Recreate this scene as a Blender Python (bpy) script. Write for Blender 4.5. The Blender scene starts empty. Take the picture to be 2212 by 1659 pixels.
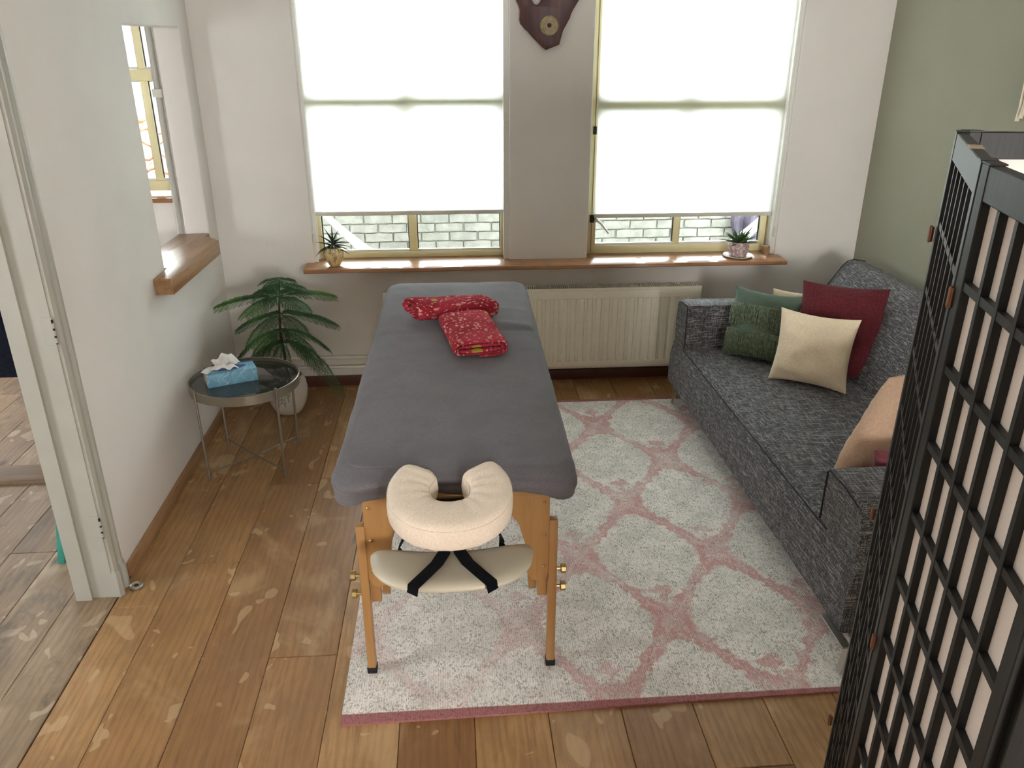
import bpy, bmesh, math, random
from math import sin, cos, pi, sqrt, atan2, radians, hypot
from mathutils import Vector, Matrix, noise
random.seed(7)
sc = bpy.context.scene
COL = sc.collection

# ---------------------------------------------------------------- camera
CAM_Z = 2.0
F_PX = 1732.0
pitch, yaw = math.atan(740 / F_PX), radians(4.28)
cd = bpy.data.cameras.new('camera'); cam = bpy.data.objects.new('camera', cd); COL.objects.link(cam)
Fv = Vector((sin(yaw) * cos(pitch), cos(yaw) * cos(pitch), -sin(pitch)))
Rv = Vector((cos(yaw), -sin(yaw), 0)); Uv = Rv.cross(Fv)
cam.matrix_world = Matrix(((Rv.x, Uv.x, -Fv.x, 0), (Rv.y, Uv.y, -Fv.y, 0), (Rv.z, Uv.z, -Fv.z, CAM_Z), (0, 0, 0, 1)))
cd.sensor_fit = 'HORIZONTAL'; cd.sensor_width = 36; cd.lens = F_PX / 2212 * 36; cd.clip_start = .05
sc.camera = cam
# ---------------------------------------------------------------- world, lamps, exposure
w = bpy.data.worlds.new('overcast_sky'); sc.world = w; w.use_nodes = True
nt = w.node_tree; bg = nt.nodes['Background']
gr = nt.nodes.new('ShaderNodeTexGradient'); tc = nt.nodes.new('ShaderNodeTexCoord')
mp = nt.nodes.new('ShaderNodeMapping'); mp.inputs['Rotation'].default_value = (0, radians(90), 0)
nt.links.new(tc.outputs['Generated'], mp.inputs[0]); nt.links.new(mp.outputs[0], gr.inputs[0])
cr = nt.nodes.new('ShaderNodeValToRGB')
cr.color_ramp.elements[0].color = (.97, .965, .99, 1); cr.color_ramp.elements[1].color = (.91, .94, 1, 1)
nt.links.new(gr.outputs[0], cr.inputs[0]); nt.links.new(cr.outputs[0], bg.inputs[0])
bg.inputs[1].default_value = 2.9


def area(name, loc, rot, sx, sy, power, col=(1, 1, 1)):
    l = bpy.data.lights.new(name, 'AREA'); l.shape = 'RECTANGLE'; l.size = sx; l.size_y = sy; l.energy = power; l.color = col
    o = bpy.data.objects.new(name, l); o.location = loc; o.rotation_euler = rot; COL.objects.link(o); return o


area('rear_fill_lamp', (1.6, -3.06, 1.5), (radians(90), 0, 0), 1.15, 1.15, 14, (1, .92, .82))  # added fill lamp, out of view behind the camera
sc.view_settings.view_transform = 'Standard'; sc.view_settings.look = 'None'
sc.view_settings.exposure = 2.87; sc.view_settings.gamma = 1.0; sc.view_settings.use_curve_mapping = False
try:
    sc.cycles.max_bounces = 10; sc.cycles.diffuse_bounces = 6; sc.cycles.transparent_max_bounces = 12
    sc.cycles.sample_clamp_indirect = 6; sc.cycles.caustics_reflective = False
except Exception: pass


# ---------------------------------------------------------------- materials
class X:                                            # tiny math-node expression
    def __init__(s, nt, sock): s.nt = nt; s.s = sock
    def _op(s, op, *a, clamp=False):
        n = s.nt.nodes.new('ShaderNodeMath'); n.operation = op; n.use_clamp = clamp
        for i, v in enumerate((s,) + a):
            if isinstance(v, X): s.nt.links.new(v.s, n.inputs[i])
            else: n.inputs[i].default_value = v
        return X(s.nt, n.outputs[0])
    def __add__(s, o): return s._op('ADD', o)
    def __sub__(s, o): return s._op('SUBTRACT', o)
    def __mul__(s, o): return s._op('MULTIPLY', o)
    __radd__ = __add__; __rmul__ = __mul__
    def abs(s): return s._op('ABSOLUTE')
    def cos(s): return s._op('COSINE')
    def sin(s): return s._op('SINE')
    def max(s, o): return s._op('MAXIMUM', o)
    def min(s, o): return s._op('MINIMUM', o)
    def frac(s): return s._op('FRACT')
    def step(s, lo, hi):                            # smooth 0..1 from lo to hi
        n = s.nt.nodes.new('ShaderNodeMapRange'); n.interpolation_type = 'SMOOTHSTEP'
        s.nt.links.new(s.s, n.inputs[0]); n.inputs[1].default_value = lo; n.inputs[2].default_value = hi
        return X(s.nt, n.outputs[0])


class Mat:
    def __init__(s, name, rough=.8, col=(.5, .5, .5), spec=.3, metal=0, sheen=0):
        s.m = bpy.data.materials.new(name); s.m.use_nodes = True; s.nt = s.m.node_tree
        s.b = s.nt.nodes['Principled BSDF']
        s.b.inputs['Base Color'].default_value = (*col, 1); s.b.inputs['Roughness'].default_value = rough
        s.b.inputs['Specular IOR Level'].default_value = spec; s.b.inputs['Metallic'].default_value = metal
        if sheen: s.b.inputs['Sheen Weight'].default_value = sheen; s.b.inputs['Sheen Roughness'].default_value = .5
        s.c = s.nt.nodes.new('ShaderNodeTexCoord'); s.off = None
    def coord(s, scale=(1, 1, 1), rot=(0, 0, 0), rnd=0, kind='Object'):
        src = s.c.outputs[kind]
        if rnd:
            oi = s.nt.nodes.new('ShaderNodeObjectInfo'); vm = s.nt.nodes.new('ShaderNodeVectorMath'); vm.operation = 'MULTIPLY_ADD'
            cb = s.nt.nodes.new('ShaderNodeCombineXYZ')
            for i in range(3): s.nt.links.new(oi.outputs['Random'], cb.inputs[i])
            s.nt.links.new(cb.outputs[0], vm.inputs[0]); vm.inputs[1].default_value = (rnd, rnd * 1.7, rnd * .6); s.nt.links.new(src, vm.inputs[2]); src = vm.outputs[0]
        m = s.nt.nodes.new('ShaderNodeMapping'); s.nt.links.new(src, m.inputs[0])
        m.inputs['Scale'].default_value = scale; m.inputs['Rotation'].default_value = rot
        return m.outputs[0]
    def noise(s, scale=5, detail=4, rough=.55, vec=None, dist=0):
        n = s.nt.nodes.new('ShaderNodeTexNoise'); n.inputs['Scale'].default_value = scale; n.inputs['Detail'].default_value = detail
        n.inputs['Roughness'].default_value = rough; n.inputs['Distortion'].default_value = dist
        s.nt.links.new(vec or s.coord(), n.inputs[0]); return X(s.nt, n.outputs[0])
    def voro(s, scale=5, vec=None, feat='F1', rnd=1):
        n = s.nt.nodes.new('ShaderNodeTexVoronoi'); n.inputs['Scale'].default_value = scale; n.feature = feat
        n.inputs['Randomness'].default_value = rnd
        s.nt.links.new(vec or s.coord(), n.inputs[0]); return X(s.nt, n.outputs[0])
    def wave(s, scale=5, dist=3, vec=None, dscale=1, kind='BANDS'):
        n = s.nt.nodes.new('ShaderNodeTexWave'); n.wave_type = kind; n.inputs['Scale'].default_value = scale
        n.inputs['Distortion'].default_value = dist; n.inputs['Detail Scale'].default_value = dscale; n.inputs['Detail'].default_value = 3
        s.nt.links.new(vec or s.coord(), n.inputs[0]); return X(s.nt, n.outputs[1])
    def xyz(s, vec=None):
        n = s.nt.nodes.new('ShaderNodeSeparateXYZ'); s.nt.links.new(vec or s.coord(), n.inputs[0])
        return [X(s.nt, n.outputs[i]) for i in range(3)]
    def rand(s):
        return X(s.nt, s.nt.nodes.new('ShaderNodeObjectInfo').outputs['Random'])
    def mix(s, f, a, b, mode='MIX'):
        n = s.nt.nodes.new('ShaderNodeMix'); n.data_type = 'RGBA'; n.blend_type = mode
        if isinstance(f, X): s.nt.links.new(f.s, n.inputs[0])
        else: n.inputs[0].default_value = f
        for i, v in ((6, a), (7, b)):
            if isinstance(v, (tuple, list)): n.inputs[i].default_value = (*v, 1)
            else: s.nt.links.new(v, n.inputs[i])
        return n.outputs[2]
    def ramp(s, f, stops):
        n = s.nt.nodes.new('ShaderNodeValToRGB'); e = n.color_ramp.elements
        while len(e) < len(stops): e.new(.5)
        for el, (p, c) in zip(e, stops): el.position = p; el.color = (*c, 1)
        s.nt.links.new(f.s, n.inputs[0]); return n.outputs[0]
    def color(s, sock): s.nt.links.new(sock, s.b.inputs['Base Color']); return s
    def rough(s, x): s.nt.links.new(x.s, s.b.inputs['Roughness']); return s
    def bump(s, x, strength=.2, dist=.005):
        n = s.nt.nodes.new('ShaderNodeBump'); n.inputs['Strength'].default_value = strength; n.inputs['Distance'].default_value = dist
        s.nt.links.new(x.s, n.inputs['Height']); s.nt.links.new(n.outputs[0], s.b.inputs['Normal']); return s


def plain(name, col, rough=.6, spec=.3, metal=0, var=.08, scale=40, bump=0):
    m = Mat(name, rough, col, spec, metal)
    n = m.noise(scale, 3)
    m.color(m.mix(n.step(.3, .7), tuple(c * (1 - var) for c in col), tuple(min(1, c * (1 + var)) for c in col)))
    if bump: m.bump(n, bump, .003)
    return m.m


def plaster(name, col, warm=None):
    m = Mat(name, .93, col, .15)
    big = m.noise(1.6, 3); fine = m.noise(60, 5)
    c2 = warm or tuple(c * .93 for c in col)
    m.color(m.mix(big.step(.3, .7), col, c2))
    m.bump(fine + m.noise(9, 3) * 2.0, .22, .004)
    return m.m


def wood(name, a, b, scale=1, axis=1, rough=.5, dark=(.05, .025, .01), spec=.4, rnd=0):
    m = Mat(name, rough, a, spec)
    sx = [1, 1, 1]; sx[axis] = .08
    v = m.coord(tuple(k * scale for k in sx), rnd=rnd)
    n = m.noise(26, 5, .6, v, .6); g = m.noise(140, 3, .6, v)
    c = m.mix(n.step(.32, .68), a, b)
    c = m.mix((g.step(.55, .75)) * .35, c, dark)
    m.color(c); m.bump(g, .12, .002); return m.m


def floor_mat(name, tones, patch, grey=0):
    m = Mat(name, .42, (.3, .2, .1), .45)
    v = m.coord((1, .09, 1), rnd=37); v0 = m.coord(rnd=37)
    base = m.ramp(m.rand(), tones)
    g = m.wave(11, 9, m.coord((1, .13, 1), rnd=37), 1.1)
    c = m.mix(g.step(.35, .95) * .22, base, tuple(t * .42 for t in tones[0][1]))
    g2 = m.noise(95, 4, .6, v)
    c = m.mix(g2.step(.47, .75) * .36, c, (.07, .04, .02))
    mott = m.noise(5.5, 5, .65, m.coord((1, .6, 1), rnd=37))
    c = m.mix(mott.step(.40, .70) * .5, c, tuple(t * .52 for t in tones[1][1]))
    pale = m.noise(3.1, 4, .6, m.coord((1.2, .7, 1), rnd=61), .5)
    c = m.mix(pale.step(.52, .68) * .38, c, patch)
    for sc_, rn_, lo, am in ((5.2, 91, .668, .42), (11, 17, .70, .5)):
        bl = m.noise(sc_, 1.2, .5, m.coord((1.15, .8, 1), rnd=rn_), .9)
        c = m.mix(bl.step(lo, lo + .010) * am, c, patch)
    if grey:
        st = m.noise(2.4, 5, .65, m.coord((1.3, .5, 1), rnd=29), .8)
        c = m.mix(st.step(.52, .66) * .55, c, (.045, .038, .030))
    kn = m.voro(3.1, m.coord((1, .5, 1), rnd=53))
    c = m.mix((X(m.nt, kn.s)._op('SUBTRACT', (g2 - .5) * .10)).step(.11, .02) * .8, c, (.035, .022, .012))
    m.color(c)
    m.rough(mott * .25 + .29)
    m.bump(g2 + g * .4, .12, .002)
    return m.m


def woven(name, base, light, dark, sc_=1, amt=.5, sheen=.1):
    m = Mat(name, .95, base, .1, sheen=sheen)
    a = m.noise(210 * sc_, 1, .5, m.coord((1, .07, .8)))
    b = m.noise(210 * sc_, 1, .5, m.coord((.07, 1, .8)))
    c3 = m.noise(210 * sc_, 1, .5, m.coord((1, 1, .07)))
    c = m.mix(a.step(.52, .66) * amt, base, light)
    c = m.mix(b.step(.52, .66) * amt, c, light)
    c = m.mix(c3.step(.5, .66) * amt * .9, c, dark)
    m.color(c); m.bump(a + b, .35, .002); return m.m


def terry(name, base, light, scale=170, big=7):
    m = Mat(name, .97, base, .05, sheen=.16)
    n = m.noise(scale * 1.8, 2, .6); bgn = m.noise(big, 4, .6)
    c = m.mix(n.step(.3, .75), tuple(k * .9 for k in base), tuple(k * .6 + q * .4 for k, q in zip(base, light)))
    c = m.mix(bgn.step(.4, .65) * .5, c, tuple(k * .85 for k in base))
    m.color(c); m.bump(n, .3, .002); return m.m


def towel_mat(name, seed):
    m = Mat(name, .95, (.4, .03, .06), .05, sheen=.03)
    v = m.coord((1, 1, 1.2), rot=(0, 0, seed))
    d = m.noise(7, 2, .5, v)
    vx, vy, vz = m.xyz(v)
    # rings of light dashes round scattered centres, with olive-yellow flower hearts
    cen = m.voro(7.5, v)
    ang = m.noise(75, 0, .5, v)
    ring = ((cen * 46 + seed).sin()).step(.25, .7)
    dash = (m.voro(72, v)).step(.42, .26)
    flake = m.voro(46, m.coord((1, .45, 1), rot=(0, 0, seed + .7))).step(.33, .22)
    c = m.mix(d.step(.35, .65), (.27, .018, .03), (.42, .04, .065))
    c = m.mix(ring * dash * .95, c, (.78, .40, .34))
    c = m.mix(flake * (cen.step(.3, .62)) * .8, c, (.72, .36, .30))
    c = m.mix((cen._op('ADD', ang * .05)).step(.21, .17), c, (.40, .28, .05))
    m.color(c); m.bump(m.noise(200, 2), .4, .003); return m.m


def blobby(name, a, b, scale, rough=.4, bump=.4):
    m = Mat(name, rough, a, .4)
    n = m.noise(scale, 5, .7, dist=.6); m.color(m.mix(n.step(.42, .6), a, b)); m.bump(n, bump, .004); return m.m


def glass_mat():
    m = Mat('window_glass'); nt_ = m.nt; out = nt_.nodes['Material Output']
    t = nt_.nodes.new('ShaderNodeBsdfTransparent'); t.inputs[0].default_value = (.93, .97, .95, 1)
    g = nt_.nodes.new('ShaderNodeBsdfGlossy'); g.inputs[1].default_value = .01
    f = nt_.nodes.new('ShaderNodeFresnel'); f.inputs[0].default_value = 1.45
    x = nt_.nodes.new('ShaderNodeMixShader')
    nt_.links.new(f.outputs[0], x.inputs[0]); nt_.links.new(t.outputs[0], x.inputs[1]); nt_.links.new(g.outputs[0], x.inputs[2])
    nt_.links.new(x.outputs[0], out.inputs[0]); return m.m


def thin_cloth(name, col, trans, k):
    m = Mat(name); nt_ = m.nt; out = nt_.nodes['Material Output']
    d = nt_.nodes.new('ShaderNodeBsdfDiffuse'); t = nt_.nodes.new('ShaderNodeBsdfTranslucent')
    n = m.noise(500, 2); c = m.mix(n.step(.3, .7), col, tuple(q * .96 for q in col))
    nt_.links.new(c, d.inputs[0]); t.inputs[0].default_value = (*trans, 1)
    x = nt_.nodes.new('ShaderNodeMixShader'); x.inputs[0].default_value = k
    nt_.links.new(d.outputs[0], x.inputs[1]); nt_.links.new(t.outputs[0], x.inputs[2]); nt_.links.new(x.outputs[0], out.inputs[0])
    return m.m


def rug_mat():
    m = Mat('distressed_rug', .97, (.5, .5, .45), .05)
    # object coordinates = floor metres
    wob = m.noise(22, 3, .6); x, y, z = m.xyz()
    u = (x - .78) * (2 * pi / .57) + (wob - .5) * .9
    wb2 = m.noise(24, 3, .6, m.coord((1, 1, 1), rot=(0, 0, 1)))
    v = (y - 3.61) * (2 * pi / .83) + (wb2 - .5) * .9
    g = (u.cos() + v.cos()).abs()
    band = g.step(.38, .22)
    inner = (g.step(.10, .02)) * .35
    # little palmette standing on the lower knot of every cell, both lattices
    def motif(du, dv):
        a = (((u + du) * (1 / (2 * pi)) + 100.5).frac() - .5) * .57
        b = (((v + dv) * (1 / (2 * pi)) + 100.5).frac() - .5) * .83
        stem = (a.abs()).step(.012, .006) * ((b.abs()).step(.055, .045))
        leaf = (((a.abs() - .03).abs() + (b - .03).abs()) - .012).step(.014, .004)
        fan = ((a * a + (b - .035) * (b - .035)) * 1.0).step(.0011, .0006)
        return stem.max(leaf).max(fan)
    mo = motif(0, 2.05).max(motif(pi, pi + 2.05))
    red = (band - inner).max(mo * .85)
    fade = m.noise(5.5, 4, .6, m.coord(rot=(0, 0, .4))).step(.32, .58)
    sp = m.noise(75, 3, .75); red = red * (fade * .5 + .5) * (sp.step(.36, .54) * .6 + .4)
    left = x.step(-.1, .75) * .65 + .35
    red = red * left
    brd = (y.step(1.992, 1.986)).max(y.step(4.345, 4.35))
    redc = m.mix(sp.step(.4, .6), (.46, .17, .17), (.62, .31, .30))
    base = m.mix(m.noise(9, 4, .65).step(.35, .65), (.90, .87, .82), (.74, .72, .675))
    spk = m.noise(190, 2, .7, m.coord((1, .5, 1))); spk2 = m.noise(24, 4, .7, m.coord(rot=(0, 0, 2)))
    base = m.mix(spk.step(.49, .60) * (spk2.step(.32, .62) * .5 + .22), base, (.22, .22, .20))
    c = m.mix(red * .85, base, redc)
    c = m.mix(brd * .92, c, m.mix(spk.step(.5, .65), (.36, .12, .125), (.22, .10, .095)))
    rib = (x * (2 * pi / .008)).sin()
    m.color(c); m.bump(spk + rib * .25, .4, .003); return m.m


def brick_paint():
    m = Mat('whitewashed_brick', .85, (.7, .7, .68), .2)
    n = m.noise(14, 5, .65, m.coord(rnd=20)); r = m.rand()
    c = m.mix(n.step(.4, .62), (.27, .27, .255), (.21, .215, .20)); c = m.mix(r * .25, c, (.30, .29, .26))
    m.color(c); m.bump(n, .8, .012); return m.m


def tissue_box_mat():
    m = Mat('tissue_box_card', .45, (.2, .45, .65), .3)
    x, y, z = m.xyz(); n = m.noise(9, 2)
    ln = ((x * 55 + z * 30 + n * 14).sin()).abs().step(.10, .03)
    ln2 = ((x * 47 - z * 26 + n * 11 + 2).sin()).abs().step(.08, .02)
    c = m.mix(m.noise(13, 2).step(.35, .65), (.14, .33, .47), (.19, .42, .56)); c = m.mix(ln.max(ln2) * .6, c, (.62, .78, .86))
    m.color(c); return m.m


M = {}
M['wall'] = plaster('white_plaster', (.74, .722, .69))
M['green'] = plaster('sage_green_paint', (.30, .297, .232), (.285, .282, .218))
M['ceil'] = plaster('ceiling_plaster', (.8, .79, .76))
M['trimw'] = plain('white_gloss_paint', (.40, .40, .355), .35, .5, var=.03, scale=8)
M['pane'] = glass_mat()
M['cream_frame'] = plain('cream_yellow_window_paint', (.82, .77, .47), .35, .5, var=.04, scale=6)
M['gasket'] = plain('black_rubber', (.02, .02, .022), .6)
M['blind'] = thin_cloth('white_blind_cloth', (.85, .86, .84), (.78, .80, .79), .74)
M['whitemetal'] = plain('white_powder_coat', (.74, .74, .70), .35, .5, var=.02)
M['barw'] = plain('blind_bar_grey_white', (.62, .62, .56), .4, .5, var=.02)
M['radiator'] = plain('ivory_radiator_enamel', (.80, .77, .66), .35, .5, var=.02)
M['darkslot'] = plain('dark_recess', (.06, .055, .05), .8)
M['plank'] = floor_mat('oak_floor', [(0, (.27, .133, .050)), (.5, (.36, .195, .077)), (1, (.45, .265, .115))], (.58, .42, .235))
M['plankgrey'] = floor_mat('worn_grey_oak_floor', [(0, (.23, .155, .09)), (.5, (.31, .22, .135)), (1, (.39, .29, .18))], (.55, .45, .32), 1)
M['sub'] = plain('dark_subfloor', (.035, .02, .012), .9)
M['oakledge'] = wood('oak_ledge', (.23, .12, .055), (.36, .21, .10), 1, 1, .32, spec=.5)
M['sillwood'] = wood('walnut_brown_sill', (.27, .12, .055), (.37, .19, .09), 1, 0, .24, spec=.6)
M['greyoak'] = wood('worn_grey_oak_strip', (.17, .12, .08), (.25, .185, .125), 1, 0, .5)
M['baseoak'] = wood('oak_skirting', (.24, .13, .06), (.34, .20, .10), 1, 1, .45)
M['basedark'] = wood('dark_red_skirting', (.085, .035, .025), (.12, .05, .035), 1, 0, .4)
M['beech'] = wood('honey_beech', (.36, .19, .07), (.42, .23, .088), .5, 2, .4, dark=(.3, .14, .04))
M['brass'] = plain('polished_brass', (.50, .38, .17), .42, .5, 1, .03)
M['chrome'] = plain('brushed_chrome', (.62, .60, .57), .28, .5, 1, .04)
M['black'] = plain('black_rubber_foot', (.012, .012, .014), .6)
M['strap'] = woven('black_webbing', (.006, .009, .014), (.012, .016, .022), (.003, .004, .006), 2)
M['terry'] = terry('grey_terry_cloth', (.135, .130, .143), (.23, .225, .245))
M['cream_terry'] = terry('cream_stretch_cotton', (.82, .71, .58), (.88, .78, .66), 90, 5)
M['vinyl'] = plain('cream_vinyl', (.55, .51, .40), .38, .45, var=.03, scale=5)
M['sofa'] = woven('charcoal_melange_weave', (.066, .066, .071), (.35, .345, .355), (.022, .022, .025), 1.25, .7)
M['sofaside'] = woven('charcoal_melange_boucle', (.05, .05, .056), (.20, .20, .215), (.018, .018, .022), 1.7, .6)
M['seam'] = plain('dark_piping', (.03, .03, .036), .9)
M['fuzz'] = plain('grey_thread', (.30, .30, .32), .9)
M['greenvelvet'] = terry('sage_velvet', (.085, .125, .095), (.14, .19, .15), 120, 9)
M['fringe'] = plain('olive_green_fringe', (.155, .195, .125), .8, .2, var=.35, scale=60)
M['creamcush'] = terry('cream_velvet', (.82, .70, .51), (.88, .77, .58), 60, 6)
M['burg'] = woven('burgundy_weave', (.10, .018, .024), (.16, .035, .042), (.05, .01, .014), 1.2, .5)
M['tan'] = terry('tan_velvet', (.50, .345, .245), (.56, .40, .30), 60, 8)
M['pinkc'] = terry('dusky_red_velvet', (.15, .045, .055), (.20, .065, .075), 60, 8)
M['towel1'] = towel_mat('red_print_fleece_a', .3)
M['towel2'] = towel_mat('red_print_fleece_b', 1.6)
M['rug'] = rug_mat()
M['glasstop'] = plain('smoked_mirror_glass', (.045, .042, .038), .04, .9, .35, .02)
M['taupe'] = plain('taupe_metal', (.27, .245, .20), .35, .5, .7, .04)
M['cardblue'] = tissue_box_mat()
M['cardtop'] = plain('deep_blue_card', (.05, .12, .30), .5, var=.2, scale=25)
M['tissue'] = thin_cloth('white_tissue', (.88, .87, .84), (.85, .84, .8), .25)
M['potwhite'] = plain('white_glazed_pot', (.60, .575, .52), .18, .6, var=.03, scale=9)
M['soil'] = plain('dark_potting_soil', (.03, .022, .015), .95, var=.5, scale=80, bump=.6)
M['needle'] = plain('pine_needle_green', (.045, .135, .045), .5, .4, var=.25, scale=12)
M['needletip'] = plain('pine_needle_bright_green', (.10, .26, .045), .5, .4, var=.2, scale=12)
M['bark'] = plain('brown_bark', (.07, .045, .025), .9, var=.3, scale=50, bump=.5)
M['aloe'] = plain('dark_aloe_green', (.022, .042, .024), .35, .5, var=.3, scale=20)
M['aloe2'] = plain('succulent_green', (.045, .095, .035), .35, .5, var=.35, scale=20)
M['gourd'] = blobby('carved_cream_ceramic', (.72, .60, .34), (.36, .22, .07), 17, .35, .5)
M['mauvepot'] = blobby('mauve_speckled_glaze', (.30, .20, .21), (.62, .52, .50), 55, .25, .5)
M['saucer'] = plain('white_china', (.8, .8, .78), .15, .6, var=.02)
M['screenblack'] = wood('black_stained_wood', (.009, .010, .011), (.016, .018, .019), 1, 2, .45, dark=(.004, .004, .005), spec=.35)
M['paper'] = thin_cloth('pinkish_rice_paper', (.93, .865, .835), (.72, .62, .58), .06)
M['copper'] = plain('copper_hinge', (.28, .13, .08), .4, .5, .6)
M['unpainted'] = plain('pale_bare_wood', (.55, .47, .36), .6)
M['redwood'] = wood('dark_red_lacquered_wood', (.040, .010, .014), (.085, .022, .020), 1, 2, .38, dark=(.01, .006, .012), spec=.35)
M['dial'] = blobby('brass_dial_face', (.36, .29, .17), (.26, .20, .11), 80, .5, .15)
M['brick'] = brick_paint()
M['mortar'] = plain('whitewashed_mortar', (.25, .25, .235), .95, var=.06, scale=15, bump=.4)
M['deck'] = plain('pale_concrete_deck', (.4, .39, .36), .9, var=.08, scale=8)
M['hammock'] = plain('white_cotton', (.52, .51, .48), .9, var=.02)
M['purple'] = plain('mauve_grey_cloth', (.15, .13, .18), .9, var=.25, scale=9)
M['tile'] = blobby('weathered_orange_roof_tile', (.30, .13, .07), (.36, .24, .17), 9, .7, .3)
M['roofgrey'] = plain('grey_roof_tile', (.25, .25, .27), .7)
M['render'] = plain('white_house_render', (.85, .86, .86), .9, var=.02)
M['leaf'] = plain('tree_leaf_green', (.11, .19, .04), .6, var=.4, scale=3)
M['coat'] = plain('black_wool', (.008, .010, .017), .95, .1, var=.3, scale=90, bump=.4)
M['scarf'] = plain('dark_grey_yarn', (.05, .055, .07), .95, .1)
M['redpatch'] = plain('dark_red_label_cloth', (.20, .02, .04), .9)
M['teal'] = plain('teal_paint', (.045, .28, .22), .5, .4, var=.2, scale=14)
M['macrame'] = plain('cream_cotton_cord', (.75, .68, .55), .9, var=.1)


# ---------------------------------------------------------------- mesh helpers
def mk(name, me, mat, parent=None, smooth=35):
    if isinstance(me, bmesh.types.BMesh):
        bm = me; me = bpy.data.meshes.new(name)
        bmesh.ops.recalc_face_normals(bm, faces=bm.faces); bm.to_mesh(me); bm.free()
    if smooth is not None:
        me.polygons.foreach_set('use_smooth', [True] * len(me.polygons)); me.set_sharp_from_angle(angle=radians(smooth))
    mats = mat if isinstance(mat, (list, tuple)) else [mat]
    if not me.materials:
        for q in mats: me.materials.append(M[q])
    o = bpy.data.objects.new(name, me); COL.objects.link(o)
    if parent: o.parent = parent
    return o


def thing(name, label, cat, loc=(0, 0, 0), rz=0, group=None):
    o = bpy.data.objects.new(name, None); o.empty_display_size = .05; COL.objects.link(o)
    o.location = loc; o.rotation_euler = (0, 0, rz); return tag(o, label, cat, group)


def tag(o, label, cat, group=None):
    o['label'] = label; o['category'] = cat
    if group: o['group'] = group
    return o


def struct(o, label=None):
    o['kind'] = 'structure'
    if label: o['label'] = label
    return o


def box(bm, x0, x1, y0, y1, z0, z1, mi=0):
    vs = [bm.verts.new((x, y, z)) for z in (z0, z1) for y in (y0, y1) for x in (x0, x1)]
    for f in ((0, 2, 3, 1), (4, 5, 7, 6), (0, 1, 5, 4), (2, 6, 7, 3), (0, 4, 6, 2), (1, 3, 7, 5)):
        bm.faces.new([vs[i] for i in f]).material_index = mi
    return vs


def rbox(x0, x1, y0, y1, z0, z1, r=.005, seg=2):
    bm = bmesh.new(); box(bm, x0, x1, y0, y1, z0, z1)
    if r: bmesh.ops.bevel(bm, geom=bm.edges[:], offset=r, segments=seg, affect='EDGES', profile=.5)
    return bm


def bar(bm, a, b, wx, wy, up=(0, 0, 1)):
    a = Vector(a); b = Vector(b); d = (b - a).normalized(); u = Vector(up)
    if abs(d.dot(u)) > .98: u = Vector((0, 1, 0))
    s = d.cross(u).normalized(); t = s.cross(d)
    vs = []
    for p in (a, b):
        for i, j in ((-1, -1), (1, -1), (1, 1), (-1, 1)): vs.append(bm.verts.new(p + s * (i * wx / 2) + t * (j * wy / 2)))
    bm.faces.new(vs[0:4]); bm.faces.new(vs[7:3:-1])
    for i in range(4): bm.faces.new((vs[i], vs[i + 4], vs[(i + 1) % 4 + 4], vs[(i + 1) % 4]))


def tube(bm, pts, r, n=8, cap=True, flat=1, up=None):
    pts = [Vector(p) for p in pts]; rings = []; prev = None
    for i, p in enumerate(pts):
        d = (pts[min(i + 1, len(pts) - 1)] - pts[max(i - 1, 0)]).normalized()
        if prev is None:
            u = Vector(up) if up else (Vector((0, 0, 1)) if abs(d.z) < .9 else Vector((1, 0, 0)))
        else: u = prev
        s = d.cross(u)
        if s.length < 1e-6: s = d.cross(Vector((1, .3, 0)))
        s.normalize(); t = s.cross(d); prev = t
        rr = r[i] if isinstance(r, (list, tuple)) else r
        rings.append([bm.verts.new(p + s * (cos(2 * pi * k / n) * rr) + t * (sin(2 * pi * k / n) * rr * flat)) for k in range(n)])
    for a, b in zip(rings, rings[1:]):
        for k in range(n): bm.faces.new((a[k], a[(k + 1) % n], b[(k + 1) % n], b[k]))
    if cap: bm.faces.new(rings[0][::-1]); bm.faces.new(rings[-1])


def lathe(bm, prof, n=32, c=(0, 0, 0), fn=None):
    rings = []
    for r, z in prof:
        ring = []
        for k in range(n):
            a = 2 * pi * k / n; rr = r * (fn(a, z) if fn else 1)
            ring.append(bm.verts.new((c[0] + cos(a) * rr, c[1] + sin(a) * rr, c[2] + z)))
        rings.append(ring)
    for a, b in zip(rings, rings[1:]):
        for k in range(n): bm.faces.new((a[k], a[(k + 1) % n], b[(k + 1) % n], b[k]))
    for ring in (rings[0], rings[-1]):
        try: bm.faces.new(ring)
        except Exception: pass


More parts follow.
